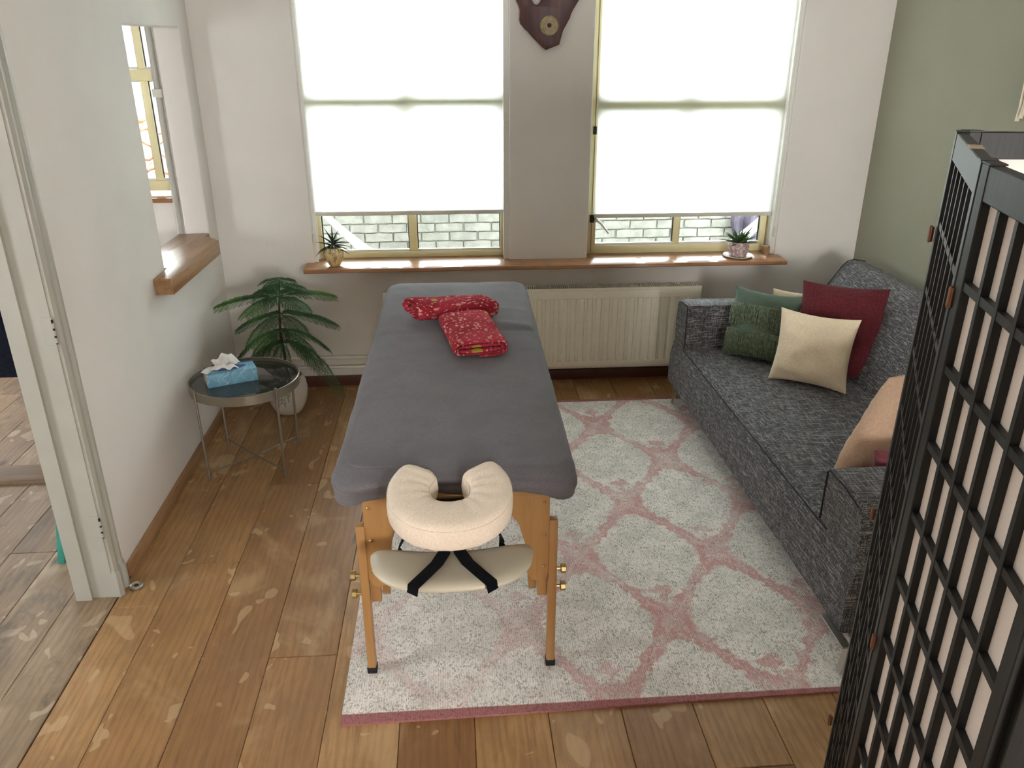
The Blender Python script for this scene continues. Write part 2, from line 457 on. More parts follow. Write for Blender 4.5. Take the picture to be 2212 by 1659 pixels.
def prism(pts, d, axis='Y', off=0, holes=(), bevel=0):
    """extrude a 2D outline; axis is the extrusion direction"""
    cu = bpy.data.curves.new('c', 'CURVE'); cu.dimensions = '2D'; cu.fill_mode = 'BOTH'; cu.extrude = d / 2; cu.bevel_depth = bevel; cu.bevel_resolution = 2
    for loop in [pts, *holes]:
        s = cu.splines.new('POLY'); s.points.add(len(loop) - 1); s.use_cyclic_u = True
        for p, q in zip(s.points, loop): p.co = (q[0], q[1], 0, 1)
    ob = bpy.data.objects.new('tmp', cu); COL.objects.link(ob)
    me = bpy.data.meshes.new_from_object(ob.evaluated_get(bpy.context.evaluated_depsgraph_get()))
    bpy.data.objects.remove(ob); bpy.data.curves.remove(cu)
    if axis == 'Y': mt = Matrix(((1, 0, 0, 0), (0, 0, 1, off), (0, 1, 0, 0), (0, 0, 0, 1)))
    elif axis == 'X': mt = Matrix(((0, 0, 1, off), (1, 0, 0, 0), (0, 1, 0, 0), (0, 0, 0, 1)))
    else: mt = Matrix.Translation((0, 0, off))
    me.transform(mt); me.materials.clear()
    bm = bmesh.new(); bm.from_mesh(me); bmesh.ops.remove_doubles(bm, verts=bm.verts, dist=1e-5)
    bpy.data.meshes.remove(me); return bm


def panel_with_holes(a0, a1, z0, z1, holes, b0, b1, axis='X'):
    """slab in the (axis,z) plane between depths b0,b1 with rectangular holes (a0,a1,z0,z1); open at hole reveals built"""
    As = sorted({a0, a1, *[h[0] for h in holes], *[h[1] for h in holes]}); Zs = sorted({z0, z1, *[h[2] for h in holes], *[h[3] for h in holes]})
    bm = bmesh.new(); V = {}
    def vert(a, b, z):
        k = (round(a, 5), round(b, 5), round(z, 5))
        if k not in V: V[k] = bm.verts.new((a, b, z) if axis == 'X' else (b, a, z))
        return V[k]
    solid = {}
    for i in range(len(As) - 1):
        for j in range(len(Zs) - 1):
            ca, cz = (As[i] + As[i + 1]) / 2, (Zs[j] + Zs[j + 1]) / 2
            solid[i, j] = not any(h[0] < ca < h[1] and h[2] < cz < h[3] for h in holes)
    for (i, j), s in solid.items():
        if not s: continue
        A, B, C, D = As[i], As[i + 1], Zs[j], Zs[j + 1]
        for b in (b0, b1): bm.faces.new([vert(A, b, C), vert(B, b, C), vert(B, b, D), vert(A, b, D)])
        for (di, dj, q) in ((-1, 0, ((A, C), (A, D))), (1, 0, ((B, C), (B, D))), (0, -1, ((A, C), (B, C))), (0, 1, ((A, D), (B, D)))):
            if not solid.get((i + di, j + dj), False):
                (p, r), (p2, r2) = q; bm.faces.new([vert(p, b0, r), vert(p2, b0, r2), vert(p2, b1, r2), vert(p, b1, r)])
    bmesh.ops.recalc_face_normals(bm, faces=bm.faces)
    return bm


def soften(bm, r, seg=3):
    ed = [e for e in bm.edges if len(e.link_faces) == 2 and e.calc_face_angle(0) > .5]
    bmesh.ops.bevel(bm, geom=ed, offset=r, segments=seg, affect='EDGES', profile=.5); return bm


# ---------------------------------------------------------------- room shell
YW = 4.735; XL = -1.355; XB = -1.49; XG = 2.49; YR = -2.9; XF = -3.7; ZC = 2.75
W1 = (-.82, .338, .765, 2.45); W2 = (.81, 1.98, .765, 2.45); W3 = (-2.6, -1.555, 1.185, 2.45)
struct(mk('wall_back', soften(panel_with_holes(XF - .1, XG + .1, -.1, ZC, [W1, W2, W3, (XF + .06, -2.65, -.02, 2.15)], YW, YW + .26), .006), 'wall'))
OPEN = (3.80, 4.575, 1.0, 2.066)
struct(mk('wall_left', soften(panel_with_holes(2.70, YW + .01, -.05, ZC + .02, [OPEN], XB, XL, 'Y'), .012), 'wall'))
bm = bmesh.new(); box(bm, XG, XG + .12, YR, YW + .02, -.05, ZC + .02); struct(mk('wall_right', bm, 'green', smooth=None))
struct(mk('wall_rear', panel_with_holes(XF - .1, XG + .12, -.05, ZC, [(1.0, 2.2, .9, 2.1)], YR - .2, YR), 'wall', smooth=None))  # opening behind the camera is added to let fill light in
struct(mk('wall_far_left', panel_with_holes(YR, YW + .02, -.05, ZC + .02, [(.5, 1.5, 1.0, 2.1), (4.05, 4.55, .10, .9)], XF - .12, XF, 'Y'), 'wall', smooth=None))  # both unseen openings are added to brighten the side room and screen
bm = bmesh.new(); box(bm, XB, XL, YR, 1.45, -.05, ZC + .02); box(bm, XB, XL, 1.45, 2.70, 2.12, ZC + .02); struct(mk('wall_left_near', bm, 'wall', smooth=None))
struct(mk('wall_passage_light_block', panel_with_holes(XF - .12, -2.56, -.05, 2.5, [(-3.45, -2.85, 1.35, 2.0)], 5.921, 6.0), 'wall', smooth=None))  # unseen end wall added to dim the passage, small opening for some light
# passage continuing past the back wall at the far left of the side room
bm = bmesh.new(); box(bm, XF - .12, XF + .05, YW + .261, 5.92, -.05, 2.4); struct(mk('wall_passage_left', bm, 'wall', smooth=None))
bm = bmesh.new(); box(bm, -2.645, -2.56, YW + .261, 5.92, -.05, 2.4); struct(mk('wall_passage_right', bm, 'wall', smooth=None))
bm = bmesh.new(); box(bm, XF - .12, -2.56, YW + .261, 5.92, 2.4, 2.5); struct(mk('ceiling_passage', bm, 'ceil', smooth=None))
bm = bmesh.new(); box(bm, XF - .1, XG + .12, YR - .2, YW + .26, ZC, ZC + .12); struct(mk('ceiling', bm, 'ceil', smooth=None))

# floor: dark subfloor with every plank its own piece
fl = bmesh.new(); box(fl, XF, XG, YR, YW, -.08, -.016); box(fl, XF, -2.66, YW, 5.92, -.08, -.016); fl = struct(mk('floor', fl, 'sub', smooth=None))
pcache = {}


def plank(x0, x1, y0, y1, mat):
    g = .0016; wd = round(x1 - x0 - g, 4); ln = round(y1 - y0 - g, 3); k = (wd, ln, mat)
    if k not in pcache:
        bm = bmesh.new(); vs = box(bm, -wd / 2, wd / 2, -ln / 2, ln / 2, -.0155, 0)
        top = [e for e in bm.edges if all(abs(v.co.z) < 1e-6 for v in e.verts)]
        bmesh.ops.bevel(bm, geom=top, offset=.0022, segments=1, affect='EDGES')
        me = bpy.data.meshes.new('plank'); bm.to_mesh(me); bm.free(); me.materials.append(M[mat]); pcache[k] = me
    o = bpy.data.objects.new('plank', pcache[k]); COL.objects.link(o); o.parent = fl
    o.location = ((x0 + x1) / 2, (y0 + y1) / 2, random.uniform(-.0006, .0004))


rp = random.Random(3)
xs = [-1.345] + [-1.167 + .2385 * i for i in range(16)]
xs = [x for x in xs if x < XG - .08] + [XG]
for i, (a, b) in enumerate(zip(xs, xs[1:])):
    if i == 1: cuts = [YR, -1.3, .75, 2.87, YW]
    elif i == 3: cuts = [YR, -1.9, .1, 2.28, 3.55, YW]
    elif i == 2: cuts = [YR, -.9, 1.35, 3.5, YW]
    else:
        cuts = [YR]; y = YR + rp.choice([.6, 1.1, 1.7, 2.1])
        while y < YW - .3: cuts.append(y); y += rp.choice([1.8, 2.0, 2.2])
        cuts.append(YW)
    for y0, y1 in zip(cuts, cuts[1:]): plank(a, b, y0, y1, 'plank')
x = -1.349; i = 0
xl = [-1.349, -1.53, -1.725, -1.912] + [-1.912 - .19 * k for k in range(1, 9)] + [XF]
for b, a in zip(xl, xl[1:]):
    cuts = [YR]; y = YR + rp.choice([.9, 1.5, 2.2]); 
    while y < 3.2: cuts.append(y); y += rp.choice([1.7, 2.0])
    cuts.append(3.60)
    for y0, y1 in zip(cuts, cuts[1:]):
        plank(a, b, y0, y1, 'plankgrey')
    if b <= XB + .05: plank(a, b, 3.76, YW, 'plankgrey')
    if b <= -2.64: plank(a, b, YW, 5.9, 'plankgrey')
bm = rbox(XF, XB, 3.60, 3.76, -.015, .022, .004); o = struct(mk('trim_1', bm, 'greyoak')); o['label'] = 'raised wooden threshold strip on the side room floor'

# baseboards
o = struct(mk('baseboard_left', rbox(XL, XL + .016, 2.80, YW, 0, .062, .003), 'baseoak'))
o = struct(mk('baseboard_back', rbox(XL + .016, XG, YW - .018, YW, 0, .068, .003), 'basedark'))

# door casing (doorway without its leaf): jamb lining, rebate, moulded architrave, plinth, hinges
dr = bpy.data.objects.new('door_1', None); COL.objects.link(dr); struct(dr, 'white painted doorway casing at the end of the left wall')
bm = bmesh.new(); box(bm, XB - .008, XL + .002, 2.668, 2.70, 0, 2.12); box(bm, XB - .008, XB + .052, 2.652, 2.67, 0, 2.12)
mk('jamb', soften(bm, .003, 2), 'trimw', dr)
prof = [(2.672, 0), (2.672, .014), (2.684, .022), (2.692, .022), (2.698, .014), (2.722, .012), (2.732, .020), (2.744, .020), (2.750, .012), (2.765, .009), (2.772, 0)]
bm = bmesh.new(); va = [bm.verts.new((XL + d, y, .10)) for y, d in prof]; vb = [bm.verts.new((XL + d, y, 2.18)) for y, d in prof]
for k in range(len(prof) - 1): bm.faces.new((va[k], va[k + 1], vb[k + 1], vb[k]))
bm.faces.new(va[::-1]); bm.faces.new(vb); mk('architrave', bm, 'trimw', dr, 25)
bm = bmesh.new(); va = [bm.verts.new((XL + d * 1.25 + .002, y + (y - 2.72) * .12, 0)) for y, d in prof]; vb = [bm.verts.new((v.co.x, v.co.y, .10)) for v in va]
vc = [bm.verts.new((XL + d, y, .118)) for y, d in prof]
for k in range(len(prof) - 1): bm.faces.new((va[k], va[k + 1], vb[k + 1], vb[k])); bm.faces.new((vb[k], vb[k + 1], vc[k + 1], vc[k]))
mk('plinth', bm, 'trimw', dr, 25)
for hz in (1.10, .32, 1.92):
    bm = rbox(XL - .03, XL + .006, 2.664, 2.668, hz - .05, hz + .05, .001, 1)
    h = mk('hinge', bm, 'trimw', dr); bm = bmesh.new()
    for k in range(3):
        lathe(bm, [(.0055, 0), (.0055, .018)], 8, (XL + .007, 2.664, hz - .04 + k * .026))
    mk('hinge_knuckle', bm, 'trimw', h)
    bm = bmesh.new(); lathe(bm, [(.0038, 0), (.0038, .086)], 8, (XL + .007, 2.664, hz - .045)); mk('hinge_pin', bm, 'black', h)

# oak ledge through the wall opening
lg = soften(prism([(XB - .03, 3.812), (XB - .03, 4.563), (XL, 4.563), (XL, 4.50), (XL + .10, 4.38), (XL + .085, 3.62), (XL + .004, 3.62), (XL + .004, 3.812)], .075, 'Z', .9775), .003, 2)
for v in lg.verts: pass
tag(mk('wall_ledge', lg, 'oakledge'), 'thick oak ledge lining the bottom of the opening in the left wall', 'ledge')

# long live-edge sill under both windows
bm = bmesh.new(); N = 90; rows = []
for k in range(N + 1):
    x = -.862 + (2.0 + .862) * k / N
    fy = 4.578 + .008 * noise.noise(Vector((x * 2.3, 0, 0))) + .004 * noise.noise(Vector((x * 9, 3, 0)))
    back = YW + .002
    rows.append([(x, fy + .004, .766), (x, fy, .771), (x, fy + .002, .787), (x, fy + .007, .7905), (x, back, .7905), (x, back, .766)])
rv = [[bm.verts.new(p) for p in r] for r in rows]
for a, b in zip(rv, rv[1:]):
    for k in range(6): bm.faces.new((a[k], a[(k + 1) % 6], b[(k + 1) % 6], b[k]))
bm.faces.new(rv[0]); bm.faces.new(rv[-1][::-1])
box(bm, W1[0] + .001, W1[1] - .001, YW + .002, 4.842, .767, .7905); box(bm, W2[0] + .001, W2[1] - .001, YW + .002, 4.842, .767, .7905)
tag(mk('windowsill', bm, 'sillwood'), 'long reddish-brown wooden windowsill with a wavy front edge under both windows', 'windowsill')


# windows
def frame_bars(name, bars, parent, mat='cream_frame', r=.004):
    for (x0, x1, y0, y1, z0, z1) in bars: mk(name, rbox(x0, x1, y0, y1, z0, z1, r, 2), mat, parent)


def window(n, W, fx0, fx1, mull, trz, zb, label):
    w_ = bpy.data.objects.new('window_%d' % n, None); COL.objects.link(w_); struct(w_, label)
    y0, y1 = 4.842, 4.90; zt = W[3]
    frame_bars('window_frame', [(W[0], fx0, y0, y1, W[2] + .02, zt), (fx1, W[1], y0, y1, W[2] + .02, zt), (fx0, fx1, y0, y1, W[2] + .02, zb), (fx0, fx1, y0, y1, zt - .05, zt)], w_)
    frame_bars('mullion', [(mull[0], mull[1], y0 + .018, y1 - .005, zb, zt - .05)], w_)
    frame_bars('transom', [(fx0, fx1, y0 - .018, y1 - .002, trz[0], trz[1])], w_)
    for (a, b) in ((fx0, mull[0]), (mull[1], fx1)):
        for (c, d) in ((zb, trz[0]), (trz[1], zt - .05)):
            p = mk('pane', rbox(a, b, y1 - .022, y1 - .018, c, d, 0), 'pane', w_, None)
            g = bmesh.new(); t = .005
            for q in ((a, a + t, c, d), (b - t, b, c, d), (a, b, c, c + t), (a, b, d - t, d)): box(g, q[0], q[1], y1 - .026, y1 - .013, q[2], q[3])
            mk('glazing_seal', g, 'gasket', p, None)
            g = bmesh.new(); box(g, a, b, y0 + .012, y1 - .026, c, c + .013); mk('glazing_bead', g, 'whitemetal', p, None)
    return w_


w1 = window(1, W1, -.780, .292, (-.262, -.212), (1.664, 1.722), .822, 'left window with cream yellow frame behind a white blind')
w2 = window(2, W2, .876, 1.915, (1.366, 1.406), (1.632, 1.706), .838, 'right window with cream yellow frame behind a white blind')
w3 = window(3, W3, -2.55, -1.585, (-1.695, -1.655), (1.80, 1.86), 1.262, 'side room window with cream yellow frame seen through the wall opening')
bm = rbox(W3[0] - .05, W3[1] + .01, YW - .03, YW + .10, 1.160, 1.186, .003); mk('window_sill', bm, 'sillwood', w3)
# outer fixed frame line and latch of the right window
frame_bars('outer_frame', [(.848, .852, 4.839, 4.845, .80, 2.44), (1.945, 1.949, 4.839, 4.845, .80, 2.44)], w2, 'baseoak', 0)
bm = rbox(.838, .862, 4.825, 4.842, .985, 1.03, .002); hd = mk('window_latch', bm, 'gasket', w2)
bm = bmesh.new(); tube(bm, [(.872, 4.84, 1.005), (.872, 4.80, 1.005)], .013, 12); tube(bm, [(.872, 4.805, 1.008), (.90, 4.79, .985), (.945, 4.775, .93)], [.012, .010, .008], 10, flat=.7)
mk('window_handle', bm, 'chrome', w2)
bm = rbox(.838, .858, 4.828, 4.842, 1.50, 1.545, .002); mk('window_latch', bm, 'gasket', w2)


# roller blinds
def blind(x0, x1, zb, rails, chain_x, label, bulge):
    t = thing('roller_blind', label, 'blind', (0, 0, 0), 0, 'roller blinds at the two windows')
    bm = bmesh.new(); nx, nz = 24, 30; z1 = 2.42
    V = [[bm.verts.new((x0 + (x1 - x0) * i / nx, 4.788 + .0025 * noise.noise(Vector((i * .3, j * .12, x0))), zb + .02 + (z1 - zb - .02) * j / nz)) for j in range(nz + 1)] for i in range(nx + 1)]
    for i in range(nx):
        for j in range(nz): bm.faces.new((V[i][j], V[i + 1][j], V[i + 1][j + 1], V[i][j + 1]))
    mk('blind_cloth', bm, 'blind', t, 180)
    mk('bottom_bar', rbox(x0 - .001, x1 + .001, 4.781, 4.795, zb, zb + .024, .004), 'barw', t)
    bm = bmesh.new(); tube(bm, [(x0 + .003, 4.788, 2.40), (x1 - .003, 4.788, 2.40)], .021, 16); mk('roller_tube', bm, 'barw', t)
    for (a, b) in rails:
        g = bmesh.new(); box(g, a, b, 4.748, 4.754, .792, 2.40); box(g, a, b, 4.812, 4.825, .792, 2.40)
        box(g, a if a > (x0 + x1) / 2 else a, (a + .008) if a < (x0 + x1) / 2 else a + .008, 4.754, 4.812, .792, 2.40)
        mk('side_guide', g, 'whitemetal', t, None)
    g = bmesh.new(); tube(g, [(chain_x, 4.742, 2.38), (chain_x, 4.742, .97)], .0018, 5); tube(g, [(chain_x + .004, 4.736, 2.38), (chain_x + .004, 4.736, .97)], .0018, 5)
    mk('bead_chain', g, 'whitemetal', t)
    g = bmesh.new(); tube(g, [(chain_x, 4.736, .90), (chain_x, 4.736, .915), (chain_x, 4.736, .95), (chain_x, 4.736, .962)], [.004, .008, .008, .004], 10)
    mk('chain_weight', g, 'barw', t)
    return t


blind(-.797, .305, 1.057, [(-.8195, -.797), (.307, .337)], -.812, 'white roller blind lowered over the left window, lit from behind', 0)
blind(.854, 1.948, 1.021, [(1.950, 1.979)], 1.958, 'white roller blind lowered over the right window, lit from behind', 0)
g = soften(prism([(4.70, .7905), (4.80, .7905), (4.80, .835), (4.70, .852)], .016, 'X', 1.925), .002, 1)
tag(mk('wooden_block', g, 'oakledge'), 'small upright wooden block at the right end of the windowsill', 'block')

# ---------------------------------------------------------------- outside
bm = bmesh.new(); box(bm, -2.56, 5, 5.0, 14, -.1, .25); box(bm, -6, -2.56, 6.01, 14, -.1, .25); o = struct(mk('ground_outside', bm, 'deck', smooth=None))
bw = bmesh.new(); box(bw, -1.35, 3.3, 5.712, 5.90, .25, 1.02); box(bw, -1.37, 3.32, 5.68, 5.93, 1.02, 1.07)
bw = struct(mk('wall_outside', bw, 'mortar', smooth=None), 'whitewashed brick parapet outside the windows')
bc = []
for s in range(7):
    b = rbox(-.094, .094, -.012, .02, -.0275, .0275, 0)
    bmesh.ops.subdivide_edges(b, edges=[e for e in b.edges if abs(e.verts[0].co.x - e.verts[1].co.x) > .1], cuts=3)
    for v in b.verts:
        v.co += Vector((random.uniform(-.003, .003), random.uniform(-.003, .002), random.uniform(-.0025, .0025)))
        if abs(v.co.x) > .08 and v.co.y < 0: v.co.y += .005
    me = bpy.data.meshes.new('brick'); bmesh.ops.recalc_face_normals(b, faces=b.faces); b.to_mesh(me); b.free(); me.materials.append(M['brick']); bc.append(me)
for r in range(10):
    z = .40 + r * .064
    for k in range(23):
        x = -1.22 + k * .2 + (.1 if r % 2 else 0)
        if x > 3.2: continue
        o = bpy.data.objects.new('brick', random.choice(bc)); COL.objects.link(o); o.parent = bw
        o.location = (x + random.uniform(-.003, .003), 5.708 + random.uniform(-.004, .003), z); o.rotation_euler = (0, random.choice((0, pi)), random.uniform(-.01, .01))

# hammock slung along the parapet
bm = bmesh.new(); rows = []
for k in range(61):
    s = k / 60; x = -.98 + 3.35 * s; sag = (2 * s - 1) ** 2
    zc = .18 + .92 * sag ** 1.25; open_ = .02 + .11 * (1 - abs(2 * s - 1) ** 3)
    row = []
    for j in range(13):
        q = j / 12 * 2 - 1
        yy = 5.42 + q * open_ * .9; zz = zc + abs(q) ** 1.5 * open_ * .75 + .010 * sin(j * 2.6 + s * 9) * (.3 + sag)
        row.append(bm.verts.new((x, yy, zz)))
    rows.append(row)
for a, b in zip(rows, rows[1:]):
    for j in range(12): bm.faces.new((a[j], a[j + 1], b[j + 1], b[j]))
bmesh.ops.solidify(bm, geom=bm.faces[:], thickness=.004)
ham = thing('hammock', 'white cotton hammock slung outside the windows in front of the brick wall', 'hammock', (0, 0, 0))
mk('hammock_cloth', bm, 'hammock', ham, 80)
for sx, tx in ((-.98, -1.22), (2.37, 2.62)):
    g = bmesh.new()
    for q in (-.03, 0, .03): tube(g, [(sx, 5.42 + q * .5, 1.10), (tx, 5.42, 1.36)], .004, 5)
    mk('rope', g, 'hammock', ham)
for tx in (-1.22, 2.62):
    g = bmesh.new(); tube(g, [(tx, 5.42, .25), (tx, 5.42, 1.46)], .025, 10); mk('post', g, 'whitemetal', ham)
bm = bmesh.new(); V = []
for i in range(19):
    row = []
    for j in range(15):
        u, v = i / 18, j / 14
        row.append(bm.verts.new((2.02 + .36 * u + .03 * sin(v * 5 + 1), 5.665 - .05 * sin(v * 2.2) - .025 * sin(u * 19), .58 + .34 * v - .05 * sin(u * 7))))
    V.append(row)
for a, b in zip(V, V[1:]):
    for j in range(14): bm.faces.new((a[j], a[j + 1], b[j + 1], b[j]))
bmesh.ops.solidify(bm, geom=bm.faces[:], thickness=.01)
tag(mk('hanging_cloth', bm, 'purple'), 'mauve grey cloth hanging on the brick wall behind the right hammock end', 'cloth')

# neighbouring roof, tree and house beyond the side room window
rf = thing('tiled_roof', 'weathered orange pantile roof seen through the wall opening and side window', 'roof', (0, 0, 0))
mk('roof_deck', prism([(6.1, .94), (6.1, 1.0), (6.95, 1.39), (7.0, 1.33), (7.0, .25), (6.2, .25)], 1.9, 'X', -2.4), 'mortar', rf)
tb = bmesh.new(); V = []
for i in range(9):
    u = i / 8; h = .022 * sin(u * 2 * pi) ; V.append([tb.verts.new((-.09 + .18 * u, y, h + (.008 if y < 0 else 0) + dz)) for y in (-.115, .115) for dz in (0, .014)])
for a, b in zip(V, V[1:]):
    tb.faces.new((a[1], a[3], b[3], b[1])); tb.faces.new((a[0], b[0], b[2], a[2])); tb.faces.new((a[0], a[1], b[1], b[0])); tb.faces.new((a[2], b[2], b[3], a[3]))
tb.faces.new((V[0][0], V[0][2], V[0][3], V[0][1])); tb.faces.new((V[-1][0], V[-1][1], V[-1][3], V[-1][2]))
tme = bpy.data.meshes.new('roof_tile'); bmesh.ops.recalc_face_normals(tb, faces=tb.faces); tb.to_mesh(tme); tb.free(); tme.materials.append(M['tile'])
ang = atan2(.39, .85)
for r in range(5):
    for k in range(10):
        o = bpy.data.objects.new('roof_tile', tme); COL.objects.link(o); o.parent = rf
        d = .10 + r * .185
        o.location = (-3.25 + k * .185, 6.1 + d * cos(ang), 1.03 + d * sin(ang)); o.rotation_euler = (ang - .06, 0, random.uniform(-.02, .02))
for k in range(8):
    g = bmesh.new(); tube(g, [(-3.35 + k * .24, 6.97, 1.42), (-3.35 + k * .24 + .25, 6.97, 1.425)], .055, 12, flat=.8); mk('ridge_tile', g, 'tile', rf)
hs = thing('white_house', 'white rendered house with a grey roof far behind the tiled roof', 'house', (0, 0, 0))
bm = bmesh.new(); box(bm, -6, -2.3, 10.6, 12, .25, 2.03); mk('house_wall', bm, 'render', hs, None)
mk('house_roof', prism([(10.35, 2.0), (10.45, 2.06), (12.1, 3.0), (12.1, 2.9), (10.5, 2.0)], 3.9, 'X', -4.15), 'roofgrey', hs, None)
g = bmesh.new(); tube(g, [(-6, 10.38, 2.02), (-2.25, 10.38, 2.02)], .04, 8); mk('gutter', g, 'whitemetal', hs)
g = bmesh.new(); tube(g, [(-3.62, 10.55, 2.02), (-3.62, 10.55, 1.7)], .025, 8); mk('downpipe', g, 'roofgrey', hs)
g = bmesh.new(); box(g, -3.35, -3.0, 10.58, 10.62, 1.0, 1.28); wn = mk('house_window', g, 'roofgrey', hs, None)
tr = thing('leafy_tree', 'small light green leafy tree between the tiled roof and the white house', 'tree', (-2.85, 8.4, .25))
g = bmesh.new(); tube(g, [(0, 0, 0), (.03, 0, .4), (0, .02, .8)], [.05, .04, .02], 8); mk('trunk', g, 'bark', tr)
bm = bmesh.new(); rr = random.Random(5)
for k in range(1400):
    a = rr.uniform(0, 2 * pi); b = rr.uniform(-1, 1); q = rr.uniform(.6, 1) ; p = Vector((cos(a) * sqrt(1 - b * b) * .55 * q, sin(a) * sqrt(1 - b * b) * .4 * q, .68 + b * .36 * q))
    p += Vector([rr.uniform(-.05, .05) for _ in range(3)]); n = Vector([rr.uniform(-1, 1) for _ in range(3)]).normalized(); t = n.orthogonal().normalized(); s = n.cross(t); L = rr.uniform(.025, .05)
    bm.faces.new([bm.verts.new(p + v) for v in (-t * L, s * L * .5, t * L, -s * L * .5)])
o = mk('foliage', bm, 'leaf', tr, None); o['kind'] = 'stuff'

# side room: riser pipe, coat, scarf, leaning teal batten
pp = thing('riser_pipe', 'white vertical heating pipe in the side room just beyond the wall opening', 'pipe', (-1.553, YW - .035, 0))
g = bmesh.new(); tube(g, [(0, 0, 0), (0, 0, 2.74)], .017, 14); mk('pipe', g, 'trimw', pp)
for z in (1.745, .6):
    mk('pipe_clip', rbox(-.026, .026, -.024, .034, z - .022, z + .022, .004), 'barw', pp)

ct = thing('coat', 'black wool coat hanging in the side room behind the doorway', 'coat', (-1.69, 3.12, 0))
bm = bmesh.new(); rows = []
for k in range(21):
    s = k / 20; z = .80 + s * .92; wd = .34 - .12 * s if s < .85 else .238 * (1 - (s - .85) * 4.2); dp = .115 - .03 * s
    row = []
    for j in range(28):
        a = 2 * pi * j / 28; f = 1 + (.07 * sin(a * 5 + s * 2)) * (1 - s)
        row.append((cos(a) * wd * f * .9 - .14 - (.34 - wd) * .2, sin(a) * dp * f, z))
    rows.append([bm.verts.new(p) for p in row])
for a, b in zip(rows, rows[1:]):
    for j in range(28): bm.faces.new((a[j], a[(j + 1) % 28], b[(j + 1) % 28], b[j]))
bm.faces.new(rows[0][::-1]); bm.faces.new(rows[-1]); mk('coat_body', bm, 'coat', ct, 60)
for sx in (-.40, .06):
    g = bmesh.new(); tube(g, [(sx * .6 - .05, -.02, 1.56), (sx * .95 - .03, -.05, 1.35), (sx - .03, -.06, 1.05), (sx - .03, -.05, .90)], [.05, .06, .055, .05], 12); mk('sleeve', g, 'coat', ct, 60)
mk('pocket_patch', rbox(-.42, -.14, -.175, -.165, .955, .99, .002), 'redpatch', ct)
g = bmesh.new(); tube(g, [(.12, .0, 1.66), (.02, .0, 1.70), (-.10, 0, 1.72)], .008, 8); mk('coat_hook', g, 'chrome', ct)
scf = thing('scarf', 'dark grey scarf with tassels hanging over the black coat', 'scarf', (-1.70, 2.93, 0))
bm = bmesh.new(); box(bm, -.14, .015, -.012, .012, 1.17, 1.70); bmesh.ops.subdivide_edges(bm, edges=bm.edges[:], cuts=4)
for v in bm.verts: v.co.y += .012 * sin(v.co.x * 60 + v.co.z * 4)
mk('scarf_cloth', bm, 'scarf', scf, 50)
for k in range(9):
    g = bmesh.new(); x = -.132 + k * .018; tube(g, [(x, 0, 1.18), (x + rr.uniform(-.006, .006), -.006, 1.12), (x + rr.uniform(-.012, .012), -.004, 1.065)], [.005, .0055, .004], 6); mk('tassel', g, 'scarf', scf)
g = bmesh.new(); bar(g, (-1.663, 2.92, 0), (-1.508, 3.02, 1.15), .027, .03); soften(g, .002, 1)
tag(mk('teal_batten', g, 'teal'), 'teal painted wooden batten leaning on the wall behind the doorway', 'batten')

# floor ring by the casing
fd = thing('floor_cap', 'small round metal cap lying on the floor by the doorway casing', 'cap', (-1.297, 2.727, 0))
g = bmesh.new(); lathe(g, [(.026, 0), (.027, .004), (.0265, .009), (.022, .0105), (.0195, .008)], 28); mk('ring', g, 'chrome', fd)
g = bmesh.new(); lathe(g, [(.0193, .001), (.0193, .0078), (.001, .0082)], 24); mk('inset_disc', g, 'darkslot', fd)

# ---------------------------------------------------------------- wall decoration between the windows
dc = thing('wooden_wall_clock', 'dark red wooden slab with a round brass dial hanging between the windows', 'clock', (0, 0, 0))
outl = [(.706, 2.203), (.692, 2.181), (.677, 2.158), (.666, 2.136), (.661, 2.118), (.635, 2.072), (.625, 2.054), (.611, 2.003), (.607, 1.987), (.569, 1.973), (.539, 1.962), (.518, 1.976), (.462, 2.029), (.437, 2.056), (.427, 2.063), (.402, 2.09), (.397, 2.108), (.399, 2.153), (.394, 2.173), (.379, 2.202),
        (.372, 2.26), (.40, 2.33), (.47, 2.38), (.58, 2.395), (.68, 2.36), (.72, 2.29)]
hole = [(.485 + .033 * cos(a) * 1.0, 2.222 + .047 * sin(a)) for a in [2 * pi * k / 20 for k in range(20)]]
mk('wooden_slab', prism(outl, .022, 'Y', 4.716, [hole], .004), 'redwood', dc, 40)
g = bmesh.new(); lathe(g, [(.0495, 0), (.0505, .005), (.047, .009), (.0455, .0075)], 40); lathe(g, [(.0135, .0076), (.0145, .010), (.0115, .0105)], 20)
for v in g.verts: v.co = Vector((v.co.x + .552, 4.7005 - v.co.z, v.co.y + 2.079))
bz = mk('dial_rim', g, 'dial', dc)
g = bmesh.new(); lathe(g, [(.046, 0), (.046, .0074)], 40)
for v in g.verts: v.co = Vector((v.co.x + .552, 4.7005 - v.co.z, v.co.y + 2.079))
mk('dial_face', g, 'dial', bz)
g = bmesh.new(); lathe(g, [(.012, .007), (.011, .011), (.006, .0135)], 20)
for v in g.verts: v.co = Vector((v.co.x + .552, 4.7005 - v.co.z, v.co.y + 2.080))
mk('dial_window', g, 'darkslot', bz)

